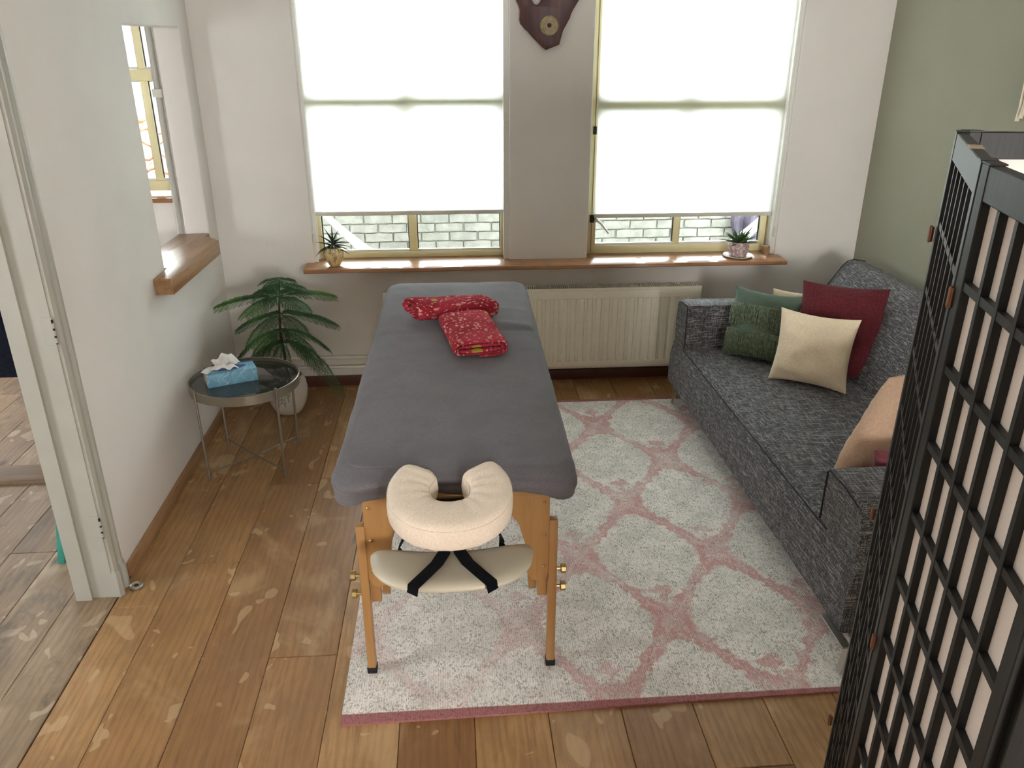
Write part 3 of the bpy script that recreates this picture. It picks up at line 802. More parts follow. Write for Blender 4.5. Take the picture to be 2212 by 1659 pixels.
# ---------------------------------------------------------------- radiator and pipes
ra = thing('radiator', 'ivory ribbed panel radiator on the wall under the windows', 'radiator', (0, 0, 0))
rx0, rx1, rz0, rz1 = -.425, 1.512, .108, .628
mk('front_panel', rbox(rx0, rx1, 4.637, 4.649, rz0, rz1, .003), 'radiator', ra)
mk('rear_panel', rbox(rx0 + .01, rx1 - .01, 4.705, 4.715, rz0 + .01, rz1 - .01, .003), 'radiator', ra)
mk('panel_border', soften(panel_with_holes(rx0 + .012, rx1 - .012, rz0 + .014, rz1 - .014, [(rx0 + .03, rx1 - .03, rz0 + .052, rz1 - .065)], 4.630, 4.6372), .003, 2), 'radiator', ra)
ribm = None; x = .5658 - .0517 * 19
while x < rx1 - .055:
    if x > rx0 + .035:
        if ribm is None:
            g = bmesh.new(); pf = [(-.0195, .0), (-.0125, -.012), (.0125, -.012), (.0195, 0)]
            a = [g.verts.new((p, q, rz0 + .05)) for p, q in pf]; b = [g.verts.new((p, q, rz1 - .063)) for p, q in pf]
            for k in range(3): g.faces.new((a[k], a[k + 1], b[k + 1], b[k]))
            g.faces.new(a[::-1]); g.faces.new(b); o = mk('rib', g, 'radiator', ra, 20); ribm = o.data
        else:
            o = bpy.data.objects.new('rib', ribm); COL.objects.link(o); o.parent = ra
        o.location = (x, 4.637, 0)
    x += .0517
g = bmesh.new(); box(g, rx0 + .012, rx1 - .018, 4.650, 4.704, rz1 - .02, rz1 - .004); mk('grille_recess', g, 'darkslot', ra, None)
g = bmesh.new(); k = 0; x = rx0 + .015
while x < rx1 - .02: box(g, x, x + .006, 4.650, 4.704, rz1 - .004, rz1 + .006); x += .0125
o = mk('top_grille', g, 'radiator', ra, None); o['kind'] = 'stuff'
for x in (rx0 + .12, rx1 - .12):
    g = bmesh.new(); box(g, x - .015, x + .015, 4.715, 4.733, rz1 - .12, rz1 - .02); mk('wall_bracket', g, 'radiator', ra, None)
for z in (.194, .130):
    t = thing('heating_pipe', 'white heating pipe along the back wall, %s of the two' % ('upper' if z > .15 else 'lower'), 'pipe', (0, 0, 0))
    g = bmesh.new(); tube(g, [(XL + .002, 4.712, z), (-.50, 4.712, z), (-.435, 4.708, z), (-.415, 4.685, z)], .0095, 10); mk('pipe', g, 'radiator', t)

# ---------------------------------------------------------------- rug
nx, ny = 40, 50; bm = bmesh.new(); cs = [(-.400, 1.947), (1.40, 1.972), (1.392, 4.375), (-.40, 4.39)]
def rugp(u, v):
    a = Vector(cs[0]).lerp(Vector(cs[1]), u); b = Vector(cs[3]).lerp(Vector(cs[2]), u); return a.lerp(b, v)
T = []; Bm = []
for i in range(nx + 1):
    rt = []; rb = []
    for j in range(ny + 1):
        p = rugp(i / nx, j / ny); h = .0085 + .0012 * noise.noise(Vector((p.x * 3, p.y * 3, 0)))
        rt.append(bm.verts.new((p.x, p.y, h))); rb.append(bm.verts.new((p.x, p.y, .0007)))
    T.append(rt); Bm.append(rb)
for i in range(nx):
    for j in range(ny): bm.faces.new((T[i][j], T[i + 1][j], T[i + 1][j + 1], T[i][j + 1])); bm.faces.new((Bm[i][j], Bm[i][j + 1], Bm[i + 1][j + 1], Bm[i + 1][j]))
for i in range(nx):
    for j in (0, ny): bm.faces.new((T[i][j], T[i + 1][j], Bm[i + 1][j], Bm[i][j]))
for j in range(ny):
    for i in (0, nx): bm.faces.new((T[i][j], T[i][j + 1], Bm[i][j + 1], Bm[i][j]))
tag(mk('area_rug', bm, 'rug', smooth=50), 'grey cream rug with faded red ogee pattern under the massage table', 'rug')

# ---------------------------------------------------------------- massage table
TR = radians(-.8)
mt = thing('massage_table', 'beech massage table with brass knobs standing on the rug', 'massage table', (-.012, 2.10, 0), TR)
TL, TWD = 2.0, .335
mk('table_bed', rbox(-TWD, TWD, .03, TL - .02, .765, .822, .012, 3), 'vinyl', mt)
mk('bed_frame', rbox(-TWD + .02, TWD - .02, .06, TL - .05, .70, .764, .004), 'beech', mt)


def leg_end(y, sgn):
    # cut-out plywood end panel
    pts = [(-.292, .775), (.292, .775), (.292, .40), (.285, .375), (.262, .365), (.238, .372), (.225, .395)]
    for k in range(9):
        a = pi * k / 8; pts.append((.215 * cos(a * .5) if 0 else .215 - .0 * k, 0)) if 0 else None
    arch = [(.222, .45), (.215, .52), (.195, .59), (.155, .645), (.09, .675), (0, .685), (-.09, .675), (-.155, .645), (-.195, .59), (-.215, .52), (-.222, .45)]
    pts = pts + arch + [(-.225, .395), (-.238, .372), (-.262, .365), (-.285, .375), (-.292, .40)]
    ep = mk('end_panel', prism(pts, .016, 'Y', y, bevel=.001), 'beech', mt, 30)
    for sx in (-1, 1):
        for z in (.665, .545, .425):
            g = bmesh.new(); lathe(g, [(.006, 0), (.006, .003), (.003, .0055)], 12)
            for v in g.verts: v.co = Vector((v.co.x + sx * .276, y - sgn * (.009 + v.co.z), v.co.y + z))
            mk('bolt', g, 'brass', ep)
        up = mk('upper_leg', rbox(sx * .2745 - .0165, sx * .2745 + .0165, y + sgn * .010, y + sgn * .036, .29, .70, .004), 'beech', mt)
        lg_ = mk('leg', rbox(sx * .306 - .0145, sx * .306 + .0145, y - .014, y + .018, .02 + .008, .60, .005), 'beech', mt)
        mk('rubber_foot', rbox(sx * .306 - .0165, sx * .306 + .0165, y - .016, y + .020, .0095, .034, .003), 'black', lg_)
        for z in (.405, .335):
            g = bmesh.new(); tube(g, [(sx * .320, y + .002, z), (sx * .338, y + .002, z)], .006, 8)
            n = 10; tube(g, [(sx * .334, y + .002, z), (sx * .336, y + .002, z), (sx * .350, y + .002, z), (sx * .352, y + .002, z)], [.014, .017, .017, .013], 8)
            mk('knob', g, 'brass', lg_, 30)
        g = bmesh.new(); bar(g, (sx * .245, y + sgn * .045, .30), (sx * .245, y + sgn * .62, .735), .026, .034); mk('brace', soften(g, .003, 1), 'beech', mt)


leg_end(.075, 1); leg_end(TL - .12, -1)
g = bmesh.new(); tube(g, [(-.24, .25, .46), (0, .9, .60), (.24, TL - .35, .46)], .002, 5); mk('support_cable', g, 'chrome', mt)
mk('cross_rail', rbox(-.26, .26, .058, .072, .695, .70 + .055, .003), 'beech', mt)

# fitted terry cover
def rrect(hx, hy, r, n):
    """n points evenly round a rounded rectangle with outward normals"""
    r = min(r, hx, hy); seg = [2 * (hy - r), pi * r / 2, 2 * (hx - r), pi * r / 2] * 2
    tot = sum(seg); out = []
    cxs = [(hx, -(hy - r), 0), (hx - r, hy - r, 1), (hx - r, hy, 2), (-(hx - r), hy - r, 3), (-hx, hy - r, 4), (-(hx - r), -(hy - r), 5), (-(hx - r), -hy, 6), (hx - r, -(hy - r), 7)]
    for k in range(n):
        d = tot * k / n; i = 0
        while d > seg[i]: d -= seg[i]; i += 1
        a = i // 2 * pi / 2; nx_, ny_ = cos(a), sin(a)
        if i % 2 == 0:
            p0 = cxs[i]; out.append((p0[0] - ny_ * d, p0[1] + nx_ * d, nx_, ny_))
        else:
            q = a + d / r; c = [(hx - r, hy - r), (-(hx - r), hy - r), (-(hx - r), -(hy - r)), (hx - r, -(hy - r))][i // 2]
            out.append((c[0] + r * cos(q), c[1] + r * sin(q), cos(q), sin(q)))
    return out


hx, hy, re, zt = .329, .985, .036, .845
NP = 520; per = rrect(hx, hy, .055, NP); bm = bmesh.new(); rings = []
def wr(x, y):
    n = .0035 * noise.noise(Vector((x * 5, y * 4, 1))) + .0018 * noise.noise(Vector((x * 17, y * 11, 2)))
    n -= .006 * math.exp(-((y + .985 - 1.18 - .05 * x) / .03) ** 2) * (.4 + max(0, x) * 2)      # fold over the hinge line
    n += .007 * math.exp(-((y + .985 - 1.27 + .3 * (x - .2)) / .035) ** 2) * max(0, min(1, (x - .02) * 5))
    n += .0035 * math.exp(-((y + .985 - 1.52 + .15 * x) / .03) ** 2) * max(0, min(1, (x + .1) * 3))
    return n
fr = [0.02, .1, .2, .3, .4, .5, .58, .66, .72, .78, .83, .87, .91, .94, .965, .985, 1.0]
for f in fr:
    # shrink toward the spine so the top stays evenly gridded
    rings.append([bm.verts.new((x * f, y * (1 - (1 - f) * hx / hy), zt + wr(x * f, y * (1 - (1 - f) * hx / hy)) - .010 * f ** 6)) for x, y, _, _ in per])
for d in [.006, .012, .019, .027, .036, .045, .055, .065, .075, .085, .094, .102, .108, .112, .108]:
    ring = []
    for k, (x, y, nx_, ny_) in enumerate(per):
        s = k / NP * 2 * pi; a = min(d / re, pi / 2)
        near = max(0, -ny_); out = re * sin(a); z = zt - .010 - re * (1 - cos(a)) - max(0, d - re * pi / 2)
        dd = max(0, d - .03)
        corner = abs(nx_ * ny_) * 2
        # deeper drop at the head-end corners, elastic hem drawn in and gathered
        low = dd * (.08 * near * abs(x / hx) ** 3 + .12 * corner * (1 if ny_ < 0 else .3)) - dd * .22 * near * (1 - min(1, abs(x) / .25)) + dd * .14 * near * sin(x * 19 + 1.2)
        out += dd * (.16 * noise.noise(Vector((x * 9, y * 9, d * 12))) + .28 * corner * (1 if ny_ < 0 else .2)) + near * .020 * sin(min(1, dd / .07) * pi) * (.5 + abs(x / hx) * .6)
        out += near * .009 * sin(min(1, dd / .06) * pi * 2.2 + x * 4)
        if d > .1: out -= (d - .1) * .6 if d <= .108 else .004
        if d == .108 and len(rings) > 29: out -= .008
        out += .003 * noise.noise(Vector((s * 30, d * 8, 4))) * min(1, dd / .04)
        ring.append(bm.verts.new((x + nx_ * out, y + ny_ * out, z - low)))
    rings.append(ring)
for a, b in zip(rings, rings[1:]):
    for k in range(NP): bm.faces.new((a[k], a[(k + 1) % NP], b[(k + 1) % NP], b[k]))
bmesh.ops.remove_doubles(bm, verts=rings[0], dist=.0005)
try: bm.faces.new([v for v in rings[0] if v.is_valid])
except Exception: pass
cv = thing('table_cover', 'dark grey terry fitted cover stretched over the massage table', 'cover', (-.012 + .0137, 2.10 + hy + .02, 0), TR)
mk('cover_cloth', bm, 'terry', cv, 180)
g = bmesh.new(); vv = [g.verts.new(p) for p in ((-.160, -1.052, .768), (-.142, -1.053, .768), (-.137, -1.054, .742), (-.155, -1.053, .739))]; g.faces.new(vv); bmesh.ops.solidify(g, geom=g.faces[:], thickness=.0015)
tg = mk('care_label', g, 'black', cv, None)
g = bmesh.new()                                   # tiny pale lettering strokes on the tag
rs = random.Random(2)
for k in range(11):
    f = k / 10; x0 = -.1555 + .0045 * f + .006; z0 = .765 - .022 * f
    g.faces.new([g.verts.new((x0 + a * .0025, -1.0558, z0 + b * .0012)) for a, b in ((-1, -.4), (rs.uniform(.2, 1.2), -.6), (rs.uniform(.2, 1.2), .4), (-1, .6))])
mk('label_lettering', g, 'whitemetal', tg, None)

# face cradle on the head end
fc = thing('face_cradle', 'cream padded horseshoe face cradle at the near end of the massage table', 'face cradle', (-.029, 0, 0), 0)
ctr = Vector((0, 1.985)); bm = bmesh.new(); rings = []; NS = 64; NC = 22
tilt = .30
CP = [(-.064, .138), (-.075, .106), (-.094, .070), (-.114, .020), (-.109, -.045), (-.068, -.095), (0, -.112), (.068, -.095), (.109, -.045), (.114, .020), (.094, .070), (.075, .106), (.064, .138)]


def cradle_line(s_):
    """point and outward normal along the horseshoe centre line"""
    def at(t):
        t = min(.99999, max(0, t)) * (len(CP) - 3); i = int(t); t -= i; p0, p1, p2, p3 = [Vector(CP[i + q]) for q in range(4)]
        return .5 * ((2 * p1) + (-p0 + p2) * t + (2 * p0 - 5 * p1 + 4 * p2 - p3) * t * t + (-p0 + 3 * p1 - 3 * p2 + p3) * t ** 3)
    c = at(s_); d = (at(s_ + .01) - at(s_ - .01)).normalized()
    return c.x, c.y + ctr.y, d.y, -d.x


def cradle_w(s_): return .0635 + .001 * math.exp(-((s_ - .5) / .2) ** 2)


for k in range(NS + 1):
    s = k / NS; cx_, cy_, nx_, ny_ = cradle_line(s); nx_, ny_ = -nx_, -ny_
    if nx_ * cx_ + ny_ * (cy_ - ctr.y) < 0: nx_, ny_ = -nx_, -ny_
    e = min(s, 1 - s) * 2; wdt = cradle_w(s)
    endf = sqrt(max(0, 1 - (1 - min(1, e / .22)) ** 2.2)) if e < .22 else 1
    ring = []
    for j in range(NC):
        q = 2 * pi * j / NC; cu, su = cos(q), sin(q)
        px = math.copysign(abs(cu) ** .45, cu) * wdt * (.10 + .90 * endf) ; pz = math.copysign(abs(su) ** .55, su) * .043 * (.25 + .75 * endf)
        if su > 0: px *= 1 - .06 * su
        wv = .0022 * noise.noise(Vector((s * 45, q * 1.5, 0))) + .0020 * noise.noise(Vector((s * 110, q * 3, 5)))
        if cu < 0: wv += .0022 * sin(s * 95) * (.4 + abs(su))
        px += math.copysign(wv, px)
        x = cx_ + nx_ * px; y = cy_ + ny_ * px
        z = .800 + pz + (y - ctr.y) * tilt * .55 + wv * .6 + (.004 * cos(q) if su > 0 else 0)
        ring.append(bm.verts.new((x, y, z)))
    rings.append(ring)
for a, b in zip(rings, rings[1:]):
    for j in range(NC): bm.faces.new((a[j], a[(j + 1) % NC], b[(j + 1) % NC], b[j]))
bm.faces.new(rings[0][::-1]); bm.faces.new(rings[-1])
mk('cushion', bm, 'cream_terry', fc, 180)
# seam line round the top edge
for outer in (1, -1):
    bm2 = bmesh.new(); P = []
    for k in range(6, NS - 5):
        s = k / NS; cx_, cy_, nx_, ny_ = cradle_line(s)
        if nx_ * cx_ + ny_ * (cy_ - ctr.y) < 0: nx_, ny_ = -nx_, -ny_
        wdt = cradle_w(s) * (.955 if outer > 0 else -.93)
        x = cx_ + nx_ * wdt; y = cy_ + ny_ * wdt
        P.append((x, y, .828 + (y - ctr.y) * tilt * .55))
    tube(bm2, P, .0016, 6); mk('seam', bm2, 'cream_terry', fc)
# wooden cradle plate, rails into the table and adjusting bar
mk('cradle_plate', prism([(-.12, 1.92), (.12, 1.92), (.13, 2.02), (.11, 2.09), (.055, 2.09), (.05, 2.0), (-.05, 2.0), (-.055, 2.09), (-.11, 2.09), (-.13, 2.02)], .012, 'Z', .748, bevel=.002), 'beech', fc, 30)
for sx in (-.085, .085):
    g = bmesh.new(); tube(g, [(sx, 2.02, .735), (sx, 2.168, .728)], .009, 10); mk('support_rod', g, 'beech', fc)
mk('cross_bar', rbox(-.115, .115, 2.075, 2.095, .722, .742, .003), 'beech', fc)
g = bmesh.new(); tube(g, [(-.10, 2.066, .742), (.10, 2.066, .742)], .008, 8); mk('locking_bar', g, 'black', fc)

# arm sling below the cradle
al = thing('arm_rest', 'cream vinyl half-moon arm rest slung under the face cradle on black straps', 'arm rest', (-.029, 0, 0), 0)
zr = .575; out = [(-.245, 2.075), (-.25, 2.05), (-.238, 1.99), (-.205, 1.94), (-.155, 1.905), (-.08, 1.888), (0, 1.884), (.08, 1.888), (.155, 1.905), (.205, 1.94), (.238, 1.99), (.25, 2.05), (.245, 2.075), (.22, 2.09), (.1, 2.075), (0, 2.068), (-.1, 2.075), (-.22, 2.09)]
bm = bmesh.new(); NR = 6; rings = []
cen = Vector((0, 1.99)); oo = []
for i in range(len(out)):                       # smooth the outline
    p0, p1, p2, p3 = [Vector(out[(i + q) % len(out)]) for q in (-1, 0, 1, 2)]
    for t in (0, .25, .5, .75):
        oo.append(.5 * ((2 * p1) + (-p0 + p2) * t + (2 * p0 - 5 * p1 + 4 * p2 - p3) * t * t + (-p0 + 3 * p1 - 3 * p2 + p3) * t ** 3))
for f, dz in ((.05, .016), (.4, .016), (.7, .0155), (.86, .013), (.95, .007), (.99, .0), (.985, -.008), (.93, -.012), (.3, -.012)):
    rings.append([bm.verts.new((cen.x + (p.x - cen.x) * f, cen.y + (p.y - cen.y) * f, zr + dz + .10 * (p.x * f) ** 2 - .02)) for p in oo])
for a, b in zip(rings, rings[1:]):
    for k in range(len(oo)): bm.faces.new((a[k], a[(k + 1) % len(oo)], b[(k + 1) % len(oo)], b[k]))
bm.faces.new(rings[0]); bm.faces.new(rings[-1][::-1]); mk('pad', bm, 'vinyl', al, 60)
for sx in (-1, 1):
    def strip(pts, w_):
        g = bmesh.new(); L = []
        for i, p in enumerate(pts):
            p = Vector(p); d = Vector(pts[min(i + 1, len(pts) - 1)]) - Vector(pts[max(i - 1, 0)])
            s = Vector((d.y, -d.x, 0)); s = s.normalized() if s.length > 1e-4 else Vector((1, 0, 0)); L.append((g.verts.new(p + s * w_ / 2), g.verts.new(p - s * w_ / 2)))
        for a, b in zip(L, L[1:]): g.faces.new((a[0], a[1], b[1], b[0]))
        bmesh.ops.solidify(g, geom=g.faces[:], thickness=.0018); return g
    z0 = zr + .001
    mk('strap', strip([(sx * .02, 2.05, .735), (sx * .02, 2.05, .62), (sx * .024, 2.04, zr + .003), (sx * .045, 1.985, zr + .0035), (sx * .078, 1.935, zr + .002), (sx * .112, 1.890, zr - .003), (sx * .116, 1.885, zr - .028)], .040), 'strap', al, None)
    mk('strap', strip([(sx * .10, 2.06, .735), (sx * .125, 2.075, .66), (sx * .155, 2.098, zr + .004), (sx * .157, 2.094, zr - .03)], .030), 'strap', al, None)



# ---------------------------------------------------------------- folded blankets
def rolled(name, label, mat, loc, rz, W_, L, H, turns, ty=0, seed=0, th=.0145):
    """flattened spiral of cloth, rolled axis along local Y"""
    t = thing(name, label, 'blanket', loc, rz, 'red patterned blankets on the massage table')
    bm = bmesh.new(); path = []
    n = int(turns * 36)
    for k in range(n + 1):
        a = -pi / 2 + 2 * pi * k / 36; sh = k / 36 * (th * .95)
        ax, az = max(.004, W_ / 2 - th / 2 - sh), max(.0015, H / 2 - th / 2 - sh)
        ca, sa = cos(a), sin(a)
        path.append(Vector((math.copysign(abs(ca) ** .55, ca) * ax, 0, math.copysign(abs(sa) ** .55, sa) * az + H / 2)))
    NL = 26; secs = []
    for j in range(NL + 1):
        v = j / NL; e = min(v, 1 - v) * L; rnd = .006 * (1 - min(1, e / .012)) ** 2
        row = []
        for i, p in enumerate(path):
            d = (path[min(i + 1, n)] - path[max(i - 1, 0)]).normalized(); nn = Vector((d.z, 0, -d.x))
            fade = i / n
            y = -L / 2 + v * L + (.012 * noise.noise(Vector((i * .09, v * .5, seed))) - .012 * fade) * (1 if v < .5 else -1) + ty * p.x
            wz = .005 * noise.noise(Vector((p.x * 12, v * 5, seed + 3))) * (p.z / H)
            hh = max(.0005, th / 2 - rnd - .0004)
            for s in (-1, 1): row.append(bm.verts.new((p.x * (1 + .04 * noise.noise(Vector((v * 4, seed, 0)))) + nn.x * s * hh, y, p.z + nn.z * s * hh + wz)))
        secs.append(row)
    m_ = len(path)
    for a, b in zip(secs, secs[1:]):
        for i in range(m_ - 1):
            for s in (0, 1): bm.faces.new((a[2 * i + s], a[2 * i + 2 + s], b[2 * i + 2 + s], b[2 * i + s]))
        for i in (0, m_ - 1): bm.faces.new((a[2 * i], a[2 * i + 1], b[2 * i + 1], b[2 * i]))
    for r in (secs[0], secs[-1]):
        for i in range(m_ - 1): bm.faces.new((r[2 * i], r[2 * i + 1], r[2 * i + 3], r[2 * i + 2]))
    mk('folded_cloth', bm, mat, t, 75); return t


t1 = rolled('folded_blanket', 'red patterned blanket folded in a block, the nearer of the two on the table', 'towel1', (.065, 3.155, .846), radians(9), .235, .40, .082, 2.2, 0, 1)
t2 = rolled('folded_blanket', 'red patterned blanket rolled loosely, lying across behind the folded one', 'towel2', (-.018, 3.468, .857), radians(-72), .165, .365, .092, 2.5, .25, 4)
t2.rotation_euler = (radians(-3.5), 0, radians(-74))

# ---------------------------------------------------------------- side table with tissue box
stb = thing('side_table', 'small round side table with dark glass top and thin taupe metal legs', 'side table', (-1.048, 3.752, 0), 0)
g = bmesh.new(); lathe(g, [(.258, .430), (.264, .430), (.265, .476), (.2625, .478), (.258, .476), (.2575, .452)], 72); mk('rim', g, 'taupe', stb)
g = bmesh.new(); lathe(g, [(.2572, .452), (.2572, .458)], 72); mk('glass_top', g, 'glasstop', stb, 30)
lp = [(-.183, -.183), (.183, -.183), (.183, .183), (-.183, .183)]
for x, y in lp:
    k = .262 / hypot(x, y) * 1.022
    g = bmesh.new(); tube(g, [(x * 1.005, y * 1.005, 0), (x * k, y * k, .488)], .0062, 10); tube(g, [(x * k * .985, y * k * .985, .434), (x * k * 1.03, y * k * 1.03, .434)], .003, 6); mk('leg', g, 'taupe', stb)
g = bmesh.new(); tube(g, [(lp[0][0], lp[0][1], .045), (0, 0, .030), (lp[2][0], lp[2][1], .045)], .004, 8); mk('cross_stretcher', g, 'taupe', stb)
g = bmesh.new(); tube(g, [(lp[1][0], lp[1][1], .045), (0, 0, .038), (lp[3][0], lp[3][1], .045)], .004, 8); mk('cross_stretcher', g, 'taupe', stb)

tx = thing('tissue_box', 'blue patterned tissue box on the round side table with a white tissue', 'tissue box', (-1.112, 3.752, .4583), radians(24))
mk('carton', rbox(-.118, .118, -.06, .06, 0, .066, .0015), 'cardblue', tx)
mk('end_flap', rbox(-.1195, -.1182, -.055, .055, .004, .062, 0), 'whitemetal', tx, None)
g = prism([(.075 * cos(a), .03 * sin(a)) for a in [2 * pi * k / 24 for k in range(24)]], .0008, 'Z', .0667); mk('slot_film', g, 'cardtop', tx, None)
mk('top_edge_panel', prism([(-.118, .02), (-.118, .058), (.118, .058), (.118, .04), (.0, .046), (-.06, .030)], .0006, 'Z', .0664), 'cardtop', tx, None)
bm = bmesh.new(); G = []
for i in range(33):
    row = []
    for j in range(17):
        u = i / 32 * 2 - 1; v = j / 16
        spread = .028 + v * .075; x = -.015 + u * spread - v * .035 * u; f = .016 * sin(u * 7 + v * 3) * (.3 + v)
        y = f + .018 * v * (1 if u > 0 else -1) * (1 - abs(u)) + .022 * noise.noise(Vector((u * 2.2, v * 2.5, 2)))
        z = .066 + v * (.078 - .045 * u * u - .01 * u) + .014 * noise.noise(Vector((u * 3, v * 3, 7))) * v
        row.append(bm.verts.new((x, y, z)))
    G.append(row)
for a, b in zip(G, G[1:]):
    for j in range(16): bm.faces.new((a[j], a[j + 1], b[j + 1], b[j]))
tsu = mk('tissue', bm, 'tissue', tx, 60)
bm = bmesh.new(); G = []
for i in range(25):
    row = []
    for j in range(9):
        u = i / 24 * 2 - 1; v = j / 8
        row.append(bm.verts.new((-.03 + u * (.03 + .06 * v) - .02 * v, -.004 - v * .045 + .01 * sin(u * 6 + 2), .078 + .035 * sin(v * pi * .75) * (1 - .4 * u * u) - .018 * v + .006 * sin(u * 11))))
    G.append(row)
for a, b in zip(G, G[1:]):
    for j in range(8): bm.faces.new((a[j], a[j + 1], b[j + 1], b[j]))
mk('tissue_fold', bm, 'tissue', tsu, 60)

# ---------------------------------------------------------------- norfolk pine
nf = thing('potted_pine', 'Norfolk pine with tiered green branches in a white pot on the floor', 'plant', (-.985, 4.36, 0))
g = bmesh.new(); lathe(g, [(.001, .002), (.066, .002), (.078, .012), (.102, .06), (.116, .115), (.118, .155), (.110, .20), (.098, .228), (.095, .232), (.090, .228), (.098, .20), (.10, .17)], 48); mk('pot', g, 'potwhite', nf)
g = bmesh.new(); lathe(g, [(.099, .16), (.098, .176), (.05, .182), (.002, .184)], 32); mk('soil', g, 'soil', nf)
g = bmesh.new(); tp = [(0, 0, .17), (.01, 0, .35), (.0, .005, .5), (.012, 0, .65), (.03, 0, .79)]; tube(g, tp, [.009, .008, .0065, .005, .003], 8); mk('trunk', g, 'bark', nf)
rn = random.Random(11)


def frond(origin, az, L, rise, droop, bright):
    """one branch: stem, paired hanging branchlets, needles"""
    bm = bmesh.new(); D = Vector((cos(az), sin(az), 0)); S = Vector((-sin(az), cos(az), 0)); pts = []
    NSG = 14
    for k in range(NSG + 1):
        t = k / NSG; pts.append(Vector(origin) + D * (L * t) + Vector((0, 0, L * (rise * t - droop * t * t))))
    tube(bm, pts, [.0028 * (1 - .7 * k / NSG) for k in range(NSG + 1)], 5)
    def needles(p, q, ln, up, nn):
        d = (q - p); u = d.normalized(); s = u.cross(Vector((0, 0, 1)));
        if s.length < .01: s = Vector((1, 0, 0))
        s.normalize(); w2 = s.cross(u)
        for m_ in range(nn):
            c = p + d * (m_ + .5) / nn
            for a in (rn.uniform(0, 6.28), rn.uniform(0, 6.28), rn.uniform(0, 6.28)):
                o_ = (s * cos(a) + w2 * sin(a)); tip = c + (o_ * .8 + u * .75) * ln * rn.uniform(.8, 1.15); b = o_.cross(u) * .0011
                f = bm.faces.new((bm.verts.new(c - b), bm.verts.new(c + b), bm.verts.new(tip)))
                f.material_index = 1 if up else 0
    nb = int(L / .0105)
    for k in range(1, nb + 1):
        t = .10 + .90 * k / nb; i = min(NSG - 1, int(t * NSG)); p = pts[i].lerp(pts[i + 1], t * NSG - i)
        bl = (.042 + .058 * sin(min(1, t * 1.15) * pi * .85)) * (L / .3) ** .4 * rn.uniform(.85, 1.1)
        if t > .93: bl *= .5
        tang = (pts[i + 1] - pts[i]).normalized()
        for sd in (-1, 1):
            q1 = p + (S * sd * .72 + tang * .62).normalized() * bl * .55 + Vector((0, 0, -bl * .02)); q2 = q1 + (S * sd * .5 + tang * .7 + Vector((0, 0, -.35 - droop * .6))).normalized() * bl * .5
            isb = bright and t > .55
            tube(bm, [p, q1, q2], [.0012, .001, .0007], 3, cap=False)
            needles(p, q1, .0085, isb, max(3, int(bl * .55 / .0042))); needles(q1, q2, .0085, isb, max(3, int(bl * .5 / .0042)))
    needles(pts[0], pts[NSG // 2], .008, False, 24); needles(pts[NSG // 2], pts[-1], .009, bright, 26)
    return mk('branch', bm, ['needle', 'needletip'], nf, None)


def tier(z, L, n, a0, rise, droop, bright=(), Ls=None):
    for k in range(n):
        a = a0 + 2 * pi * k / n + rn.uniform(-.15, .15)
        frond((.0 + .03 * (z - .17), 0, z), a, L * rn.uniform(.88, 1.1) if not Ls else Ls[k], rise, droop, k in bright)


tier(.795, .085, 5, .4, .10, .25)
tier(.755, .15, 5, 1.0, .12, .35)
tier(.70, .26, 6, .15, .22, .30, (0, 3, 4), [.30, .2, .20, .33, .30, .28])
tier(.60, .25, 6, .05, .05, .35, (4,), [.30, .20, .18, .24, .30, .26])
tier(.50, .26, 5, .5, .0, .62)
tier(.43, .27, 5, -.25, .15, .95, (), [.34, .2, .22, .27, .30])


# ---------------------------------------------------------------- sill plants
def leafblade(L, wd, th, curve, seg=9, fold=.35):
    """succulent leaf along +X curving; returns bmesh"""
    bm = bmesh.new(); rings = []
    for k in range(seg + 1):
        t = k / seg; w_ = wd * (1 - t ** 1.7) * (.75 + .6 * t * (1 - t) * 2) + .0003; x = L * sin(curve * t) / max(curve, .01) if curve else L * t; z = -L * (1 - cos(curve * t)) / max(curve, .01) if curve else 0
        h = th * (1 - t ** 1.5) + .0003
        rings.append([bm.verts.new((x, -w_ / 2, z + h * .5 + w_ * fold * .5)), bm.verts.new((x, 0, z + h * .15)), bm.verts.new((x, w_ / 2, z + h * .5 + w_ * fold * .5)), bm.verts.new((x, w_ * .28, z - h * .5)), bm.verts.new((x, -w_ * .28, z - h * .5))])
    for a, b in zip(rings, rings[1:]):
        for j in range(5): bm.faces.new((a[j], a[(j + 1) % 5], b[(j + 1) % 5], b[j]))
    bm.faces.new(rings[0]); bm.faces.new(rings[-1]); return bm


def place_leaf(parent, mat, base, az, el, L, wd, th, curve):
    o = mk('leaf', leafblade(L, wd, th, curve), mat, parent, 50)
    o.location = base; o.rotation_euler = Matrix.Rotation(az, 3, 'Z').to_4x4().to_euler(); o.rotation_euler = (Matrix.Rotation(az, 3, 'Z') @ Matrix.Rotation(-el, 3, 'Y')).to_euler()


